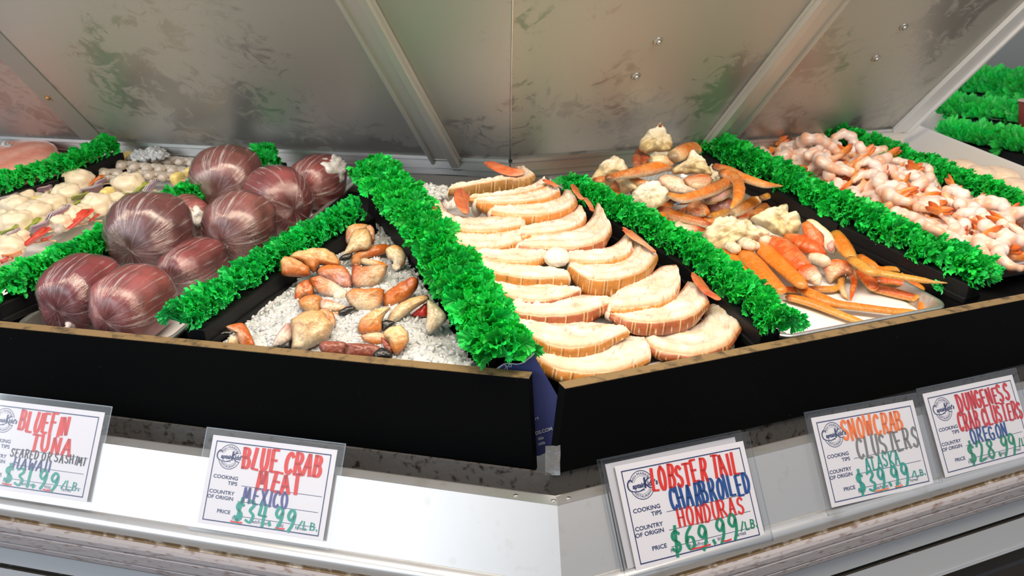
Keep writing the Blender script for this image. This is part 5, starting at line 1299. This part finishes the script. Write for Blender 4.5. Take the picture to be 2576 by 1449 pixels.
def price_sign(label, TL, TR, wing, lines, under=(), out=.006, sleeve=(.012, .012, .010, .010), tilt=0.0, seed=0, printed=True):
    """TL, TR: upper card corners in the photo; lines: (text, x0, x1, y0, y1, stroke width, ink) in card fractions from the top left"""
    rnd = random.Random(seed)
    u, n_ = (uR, nR) if wing == 'R' else (uL, nL)
    PN0 = mitre(.045, -.139); slope = Vector((0, 0, -1)) * .0866 + n_ * .0458; nn = slope.cross(u).normalized(); nn = nn if nn.y < 0 else -nn
    P0 = PN0 + nn * out
    a, c = hit(*TL, P0, nn), hit(*TR, P0, nn)
    X = (c - a).normalized(); Y = nn.cross(X).normalized(); 
    if Y.z < 0: Y = -Y
    kx = (c - a).length / CW
    W_, H_ = CW * kx, CH * kx
    t = thing('price_sign', label, 'price sign', a - Y * H_)
    def mk(h): return lambda x, y: a + X * x - Y * (H_ - y) + nn * h      # metres from the lower left corner
    def fr(h): return lambda fx, fy: a + X * (fx * W_) - Y * ((1 - fy) * H_) + nn * h
    mb = MB(); mb.box(mk(-.0004)(0, 0), X * W_, Y * H_, nn * .0004); card = build(mb, 'card', M_card, t, False)
    l, r, tp, bt = sleeve
    mb = MB(); mb.box(mk(.0012)(-l, -bt), X * (W_ + l + r), Y * (H_ + tp + bt), nn * .0003); build(mb, 'clear_sleeve', M_sleeve, t, False, label='clear plastic sleeve')
    mb = MB()
    for (x, y, w_, h_) in ((-l, -bt, .0016, H_ + tp + bt), (W_ + r - .0016, -bt, .0016, H_ + tp + bt), (-l, H_ + tp - .0016, W_ + l + r, .0016), (-l, -bt, W_ + l + r, .0014)):
        mb.box(mk(.0010)(x, y), X * w_, Y * h_, nn * .0008)
    build(mb, 'sleeve_seam', clear_film('sleeve_edge', .04, .25, tint=(.86, .88, .90), span=.1), t, False)
    if not printed: return t
    f2 = mk(.0004); f3 = mk(.0006); f4 = mk(.0008)
    # border
    mb = MB(); bw = .0014; x0, x1, y0, y1 = .036 * W_, .962 * W_, .045 * H_, .942 * H_
    for (x, y, w_, h_) in ((x0, y0, x1 - x0, bw), (x0, y1 - bw, x1 - x0, bw), (x0, y0, bw, y1 - y0), (x1 - bw, y0, bw, y1 - y0)):
        mb.add([f2(x, y), f2(x + w_, y), f2(x + w_, y + h_), f2(x, y + h_)], [(0, 1, 2, 3)])
    build(mb, 'printed_border', M_navy, card, False)
    # rules
    mb = MB()
    for fx0, fx1, fy in ((.30, .94, .53), (.29, .93, .705), (.28, .93, .865)):
        y = (1 - fy) * H_; mb.add([f2(fx0 * W_, y), f2(fx1 * W_, y), f2(fx1 * W_, y + .0006), f2(fx0 * W_, y + .0006)], [(0, 1, 2, 3)])
    build(mb, 'printed_rules', M_navy, card, False)
    # badge: two broken rings, curved lettering, a swash name across
    mb = MB(); cx_, cy_ = .165 * W_, .775 * H_; r1 = .0900 * W_
    def arc(ra, rb, a0, a1, k=40):
        vs = []
        for i in range(k + 1):
            q = lerp(a0, a1, i / k); vs += [f2(cx_ + ra * math.cos(q), cy_ + ra * math.sin(q)), f2(cx_ + rb * math.cos(q), cy_ + rb * math.sin(q))]
        mb.add(vs, [(2 * i, 2 * i + 1, 2 * i + 3, 2 * i + 2) for i in range(k)])
    for a0, a1 in ((.32, 2.85), (3.45, 5.98)):
        arc(r1, r1 * .955, a0, a1); arc(r1 * .63, r1 * .615, a0 + .12, a1 - .12)
    nv = (.03, .04, .13)
    type_mesh(mb, f2, 'FISH MARKET', 0, 0, r1 * .25, nv, 'CENTER', (cx_, cy_, r1 * .70, math.pi / 2, False), sx=1.15)
    type_mesh(mb, f2, 'RESTAURANT', 0, 0, r1 * .25, nv, 'CENTER', (cx_, cy_, r1 * .87, -math.pi / 2, True), sx=1.15)
    type_mesh(mb, f2, '1975', cx_, cy_ - r1 * .42, r1 * .17, nv, 'CENTER')
    type_mesh(mb, f2, 'aptain', cx_ - r1 * .78, cy_ - r1 * .16, r1 * .46, nv, 'LEFT', bold=.00035, shear=.12, sx=.92)
    type_mesh(mb, f2, 'idd\u2019s', cx_ + r1 * .44, cy_ - r1 * .16, r1 * .52, nv, 'LEFT', bold=.00035, shear=.12, sx=.9)
    def g(x, y): return f2(cx_ + x * r1, cy_ + y * r1)
    stroke(mb, g, [(-.72, .36), (-.92, .46), (-1.12, .22), (-1.10, -.12), (-.85, -.32), (-.3, -.40), (.1, -.30)], .11, nv)
    stroke(mb, g, [(.28, .42), (.24, -.22)], .16, nv); stroke(mb, g, [(.62, .40), (.30, .08), (.60, -.28), (.85, -.34)], .12, nv)
    build(mb, 'badge', M_navy, card, False)
    # small print
    mb = MB(); s = .0078 * kx
    for txt, fx, fy, al in (('COOKING', .265, .475, 'RIGHT'), ('TIPS', .265, .535, 'RIGHT'), ('COUNTRY', .255, .645, 'RIGHT'), ('OF ORIGIN', .255, .705, 'RIGHT'), ('PRICE', .25, .855, 'RIGHT')):
        type_mesh(mb, f2, txt, fx * W_, (1 - fy) * H_, s, nv, al, bold=.00012, sx=1.18)
    for txt, fx, fy in (('Fresh', .30, .915), ('Fresh/Frozen', .485, .915), ('Wild', .655, .915), ('Farmed', .815, .915)):
        type_mesh(mb, f2, txt, fx * W_, (1 - fy) * H_, s * .95, nv, 'CENTER', sx=.8)
    build(mb, 'small_print', M_navy, card, False)
    mbs = {}
    for k, (txt, xa, xb, ya, yb, wd, ik) in enumerate(lines):
        mb = MB(); hand(mb, f3, txt, xa * W_, xb * W_, (1 - yb) * H_, (1 - ya) * H_, wd * (.76 if wd > .004 else .9), (.5, .1, .1), rnd, 1)
        nm = 'price_figure' if '$' in txt or txt.startswith('/') else 'handwritten_line'
        build(mb, nm, INKS[ik], card, False, label=ik.replace('navy2', 'navy').replace('crimson', 'red') + ' marker lettering')
    for (fx, w_, ik) in under:
        mb = MB(); stroke(mb, f4, [((fx - w_ / 2) * W_, .072 * H_), (fx * W_, .068 * H_), ((fx + w_ / 2) * W_, .072 * H_)], .0034, (.6, .03, .03))
        build(mb, 'underline', INKS[ik], card, False)
    return t
price_sign('card reading BLUEFIN TUNA 31.99 in red, at the left edge', (-25, 1003), (264, 1037.7), 'L',
    [('BLUEFIN', .30, .74, .10, .31, .0072, 'red'), ('TUNA', .44, .80, .33, .52, .0072, 'red'), ('SEARED OR SASHIMI', .28, .93, .52, .61, .0024, 'black'), ('HAWAII', .33, .66, .615, .735, .0034, 'navy2'), ('$31.99', .27, .76, .72, .915, .0062, 'teal'), ('/LB.', .765, .93, .80, .885, .0024, 'teal')], [(.31, .075, 'red'), (.655, .06, 'red')], seed=1)
price_sign('card reading BLUE CRAB MEAT MEXICO 34.99, below the crab claws', (537, 1093.6), (849, 1132), 'L',
    [('BLUE CRAB', .275, .92, .09, .32, .0078, 'red'), ('MEAT', .435, .79, .335, .54, .0078, 'red'), ('MEXICO', .335, .70, .54, .705, .0052, 'violet'), ('$34.99', .285, .79, .69, .915, .0062, 'teal'), ('/LB.', .79, .955, .82, .90, .0024, 'teal')], [(.31, .085, 'red'), (.66, .06, 'red')], seed=2)
price_sign('blank-edged sleeved card peeking out behind the LOBSTER TAIL card', (1522, 1168), (1848, 1099), 'R', [], out=.003, sleeve=(.012, .012, .008, .010), seed=9, printed=False)
price_sign('card reading LOBSTER TAIL CHARBROILED 69.99, front right of the corner', (1546, 1173), (1869, 1109), 'R',
    [('LOBSTER TAIL', .235, .93, .10, .31, .0066, 'red'), ('CHARBROILED', .345, .985, .315, .52, .0064, 'blue'), ('HONDURAS', .37, .90, .53, .70, .0048, 'red'), ('$69.99', .285, .83, .70, .925, .0062, 'green'), ('/LB.', .825, .965, .79, .87, .0026, 'green')], [(.495, .14, 'red'), (.70, .06, 'red')], out=.007, sleeve=(.020, .012, .012, .006), seed=3)
price_sign('card reading SNOW CRAB CLUSTERS ALASKA in orange and grey', (2040, 1051.6), (2296, 1006), 'R',
    [('SNOWCRAB', .25, .86, .09, .31, .0066, 'orange'), ('CLUSTERS', .34, .97, .31, .535, .0060, 'grey'), ('ALASKA', .39, .74, .54, .69, .0034, 'teal'), ('$39.99', .275, .80, .69, .92, .0066, 'teal'), ('/LB.', .805, .95, .80, .87, .0024, 'teal')], [(.485, .13, 'orange'), (.655, .065, 'orange')], seed=4)
price_sign('card reading DUNGENESS CRAB CLUSTERS OREGON, at the right edge', (2320.6, 991), (2546, 942.4), 'R',
    [('DUNGENESS', .33, .92, .10, .30, .0066, 'crimson'), ('CRAB CLUSTERS', .28, 1.0, .325, .53, .0060, 'crimson'), ('OREGON', .37, .78, .535, .70, .0052, 'blue'), ('$28.99', .29, .85, .69, .92, .0064, 'green'), ('/LB.', .85, .99, .78, .87, .0028, 'green')], [], seed=5)

# ------------------------------------------------------------------ torn brochure in the corner gap
PB = FL.W(0, .052, 0); nb = -FL.v
def bp(x, y, h=0.0): return hit(x, y, PB + nb * h, nb)
t = thing('torn_brochure', 'torn navy blue brochure stuck in the gap between the two front boards', 'brochure', bp(1380, 1140))
edge = [(1243, 931), (1256, 924), (1264, 918), (1275, 914), (1290, 915), (1303, 916), (1318, 911), (1326, 904), (1335, 898), (1343, 889)]
mb = MB(); poly = edge + [(1350, 905), (1382, 960), (1412, 1012), (1409, 1060), (1403, 1124), (1358, 1146), (1330, 1150), (1250, 1150)]
nP = len(poly); mb.add([bp(*p) for p in poly] + [bp(*p, -.0004) for p in poly], [tuple(range(nP)), tuple(range(2 * nP - 1, nP - 1, -1))] + [(i, (i + 1) % nP, (i + 1) % nP + nP, i + nP) for i in range(nP)])
sheet_ = build(mb, 'printed_sheet', plain('navy_brochure_paper', (.065, .080, .25), .55, spec=.3), t, False)
mb = MB(); stroke(mb, lambda x, y: bp(x, y, .0005), edge, 5.0, (.8, .8, .9), curve=True)
build(mb, 'torn_edge', ink('white_torn_paper', (.75, .76, .86)), t, False, label='white torn upper edge')
mb = MB(); W1 = (.8, .8, .9)
for s, w_ in (([(1254, 922), (1258, 929), (1266, 930), (1273, 924), (1270, 918)], 1.6), ([(1270, 918), (1276, 922), (1276, 933)], 2.6), ([(1279, 917), (1281, 923), (1286, 922), (1286, 917)], 2.2)): stroke(mb, lambda x, y: bp(x, y, .0006), s, w_, W1)
ang = math.radians(-17)
def txt(x, y, size, s, bold=0):
    sgn = lambda X, Y: bp(x + X * math.cos(ang) + Y * math.sin(ang), y + X * math.sin(ang) - Y * math.cos(ang), .0006)
    type_mesh(mb, sgn, s, 0, 0, size, W1, bold=bold)
txt(1339, 1097, 12, 'DDS.COM', .3); txt(1354, 1108, 11, 'dds', .2); txt(1355, 1121, 11, 'idds', .2); txt(1347, 1057, 11, 'r', .2); txt(1352, 1055, 11, 't', .2)
build(mb, 'white_lettering', ink('white_print', (.75, .76, .86)), sheet_, False)

# ------------------------------------------------------------------ second stall in the background, right
zB = CAM_Z - .47
def bg(x, y, z): 
    d = ray(x, y); return CAM + d * ((z - CAM.z) / d.z)
st = thing('background_stall', 'white tiered stall counter in the background at the right edge', 'counter', Vector((2.2, 4.6, 0)))
A_ = bg(2330, 345, zB); ux = Vector((.93, -.36, 0)).normalized(); vx = Vector((.36, .93, 0))
mb = MB(); mb.box(A_ - ux * .15 - vx * .1 - Z * zB, ux * 2.2, vx * 1.5, Z * (zB - .02)); build(mb, 'body', M_white, st, False)
mb = MB(); mb.box(A_ - ux * .10 + vx * 1.25 - Z * .03, ux * 2.0, vx * .05, Z * .12); build(mb, 'rear_ledge', M_white, st, False)
rows = [((2378, 345), (2640, 385), zB + .00, .052), ((2392, 284), (2640, 312), zB + .03, .060), ((2402, 222), (2640, 246), zB + .055, .085)]
for k, (p, q, z_, r) in enumerate(rows):
    a, c = bg(*p, z_), bg(*q, z_)
    lab = ('nearest blurred parsley row on the background stall', 'middle blurred parsley row on the background stall', 'highest blurred parsley row on the background stall')[k]
    t = thing('parsley_divider', lab, 'parsley divider', a)
    d = (c - a).normalized(); sd = Z.cross(d).normalized()
    mb = MB(); mb.box(a - sd * .03 - Z * .05, (c - a), sd * .06, Z * .04); mb.box(a + sd * .05 - Z * .01, (c - a), sd * .025, Z * .05); build(mb, 'divider_board', M_blackbase, t, False)
    rnd2 = random.Random(50 + k); sp = []
    for i in range(260):
        P = a + (c - a) * rnd2.random(); ph = math.radians(rnd2.uniform(-95, 60))
        dd = Z * math.cos(ph) + sd * math.sin(ph); sp.append((P, dd, d * math.cos(rnd2.gauss(0, .7)) + Z * .2, r * rnd2.uniform(.5, .85), r * rnd2.uniform(.2, .6), green(rnd2)))
    foliage(sp, 'parsley_leaves', t)
P = bg(2582, 318, zB + .02)
t = thing('sauce_cup', 'dark red cup of sauce on the background stall, cut by the right edge', 'cup', P)
mb = MB(); k = 24; prof = [(.026, 0), (.034, .085), (.031, .085), (.030, .075), (.0, .075)]; vs = []
for r, z_ in prof:
    for i in range(k): vs.append(P + Vector((r * math.cos(6.2832 * i / k), r * math.sin(6.2832 * i / k), z_)))
mb.add(vs, [(j * k + i, j * k + (i + 1) % k, (j + 1) * k + (i + 1) % k, (j + 1) * k + i) for j in range(4) for i in range(k)] + [tuple(range(k))[::-1]])
build(mb, 'cup', plain('red_sauce_cup', (.20, .025, .012), .3), t)
mb = MB(); loft(mb, [P + Vector((.034 * math.cos(6.2832 * i / 20), .034 * math.sin(6.2832 * i / 20), .085)) for i in range(21)], [.003] * 21, [(.8, .6, .5)] * 21, Z, 1, 8, 60); build(mb, 'rim', plain('pale_cup_rim', (.75, .6, .5), .4), t)
cb = thing('steel_cabinet', 'grey steel cabinet front far behind the background stall', 'cabinet', Vector((4.0, 6.6, 0)))
c0 = A_ + vx * 1.7 + ux * .2; c0.z = 0
mb = MB(); mb.box(c0 - ux * .6, ux * 3.0, vx * .5, Z * 2.2); build(mb, 'body', plain('dull_grey_steel', (.16, .17, .18), .5, .4), cb, False)
for k in range(5):
    mb = MB(); mb.box(c0 - ux * .55 + ux * (.42 * k) - vx * .02, ux * .36, vx * .02, Z * 2.1); build(mb, 'door', plain('grey_door_panel', (.22, .24, .26), .4, .4), cb, False)
    mb = MB(); mb.box(c0 - ux * .18 + ux * (.42 * k) - vx * .035, ux * .045, vx * .03, Z * 2.15); build(mb, 'door_post', M_steel, cb, False)
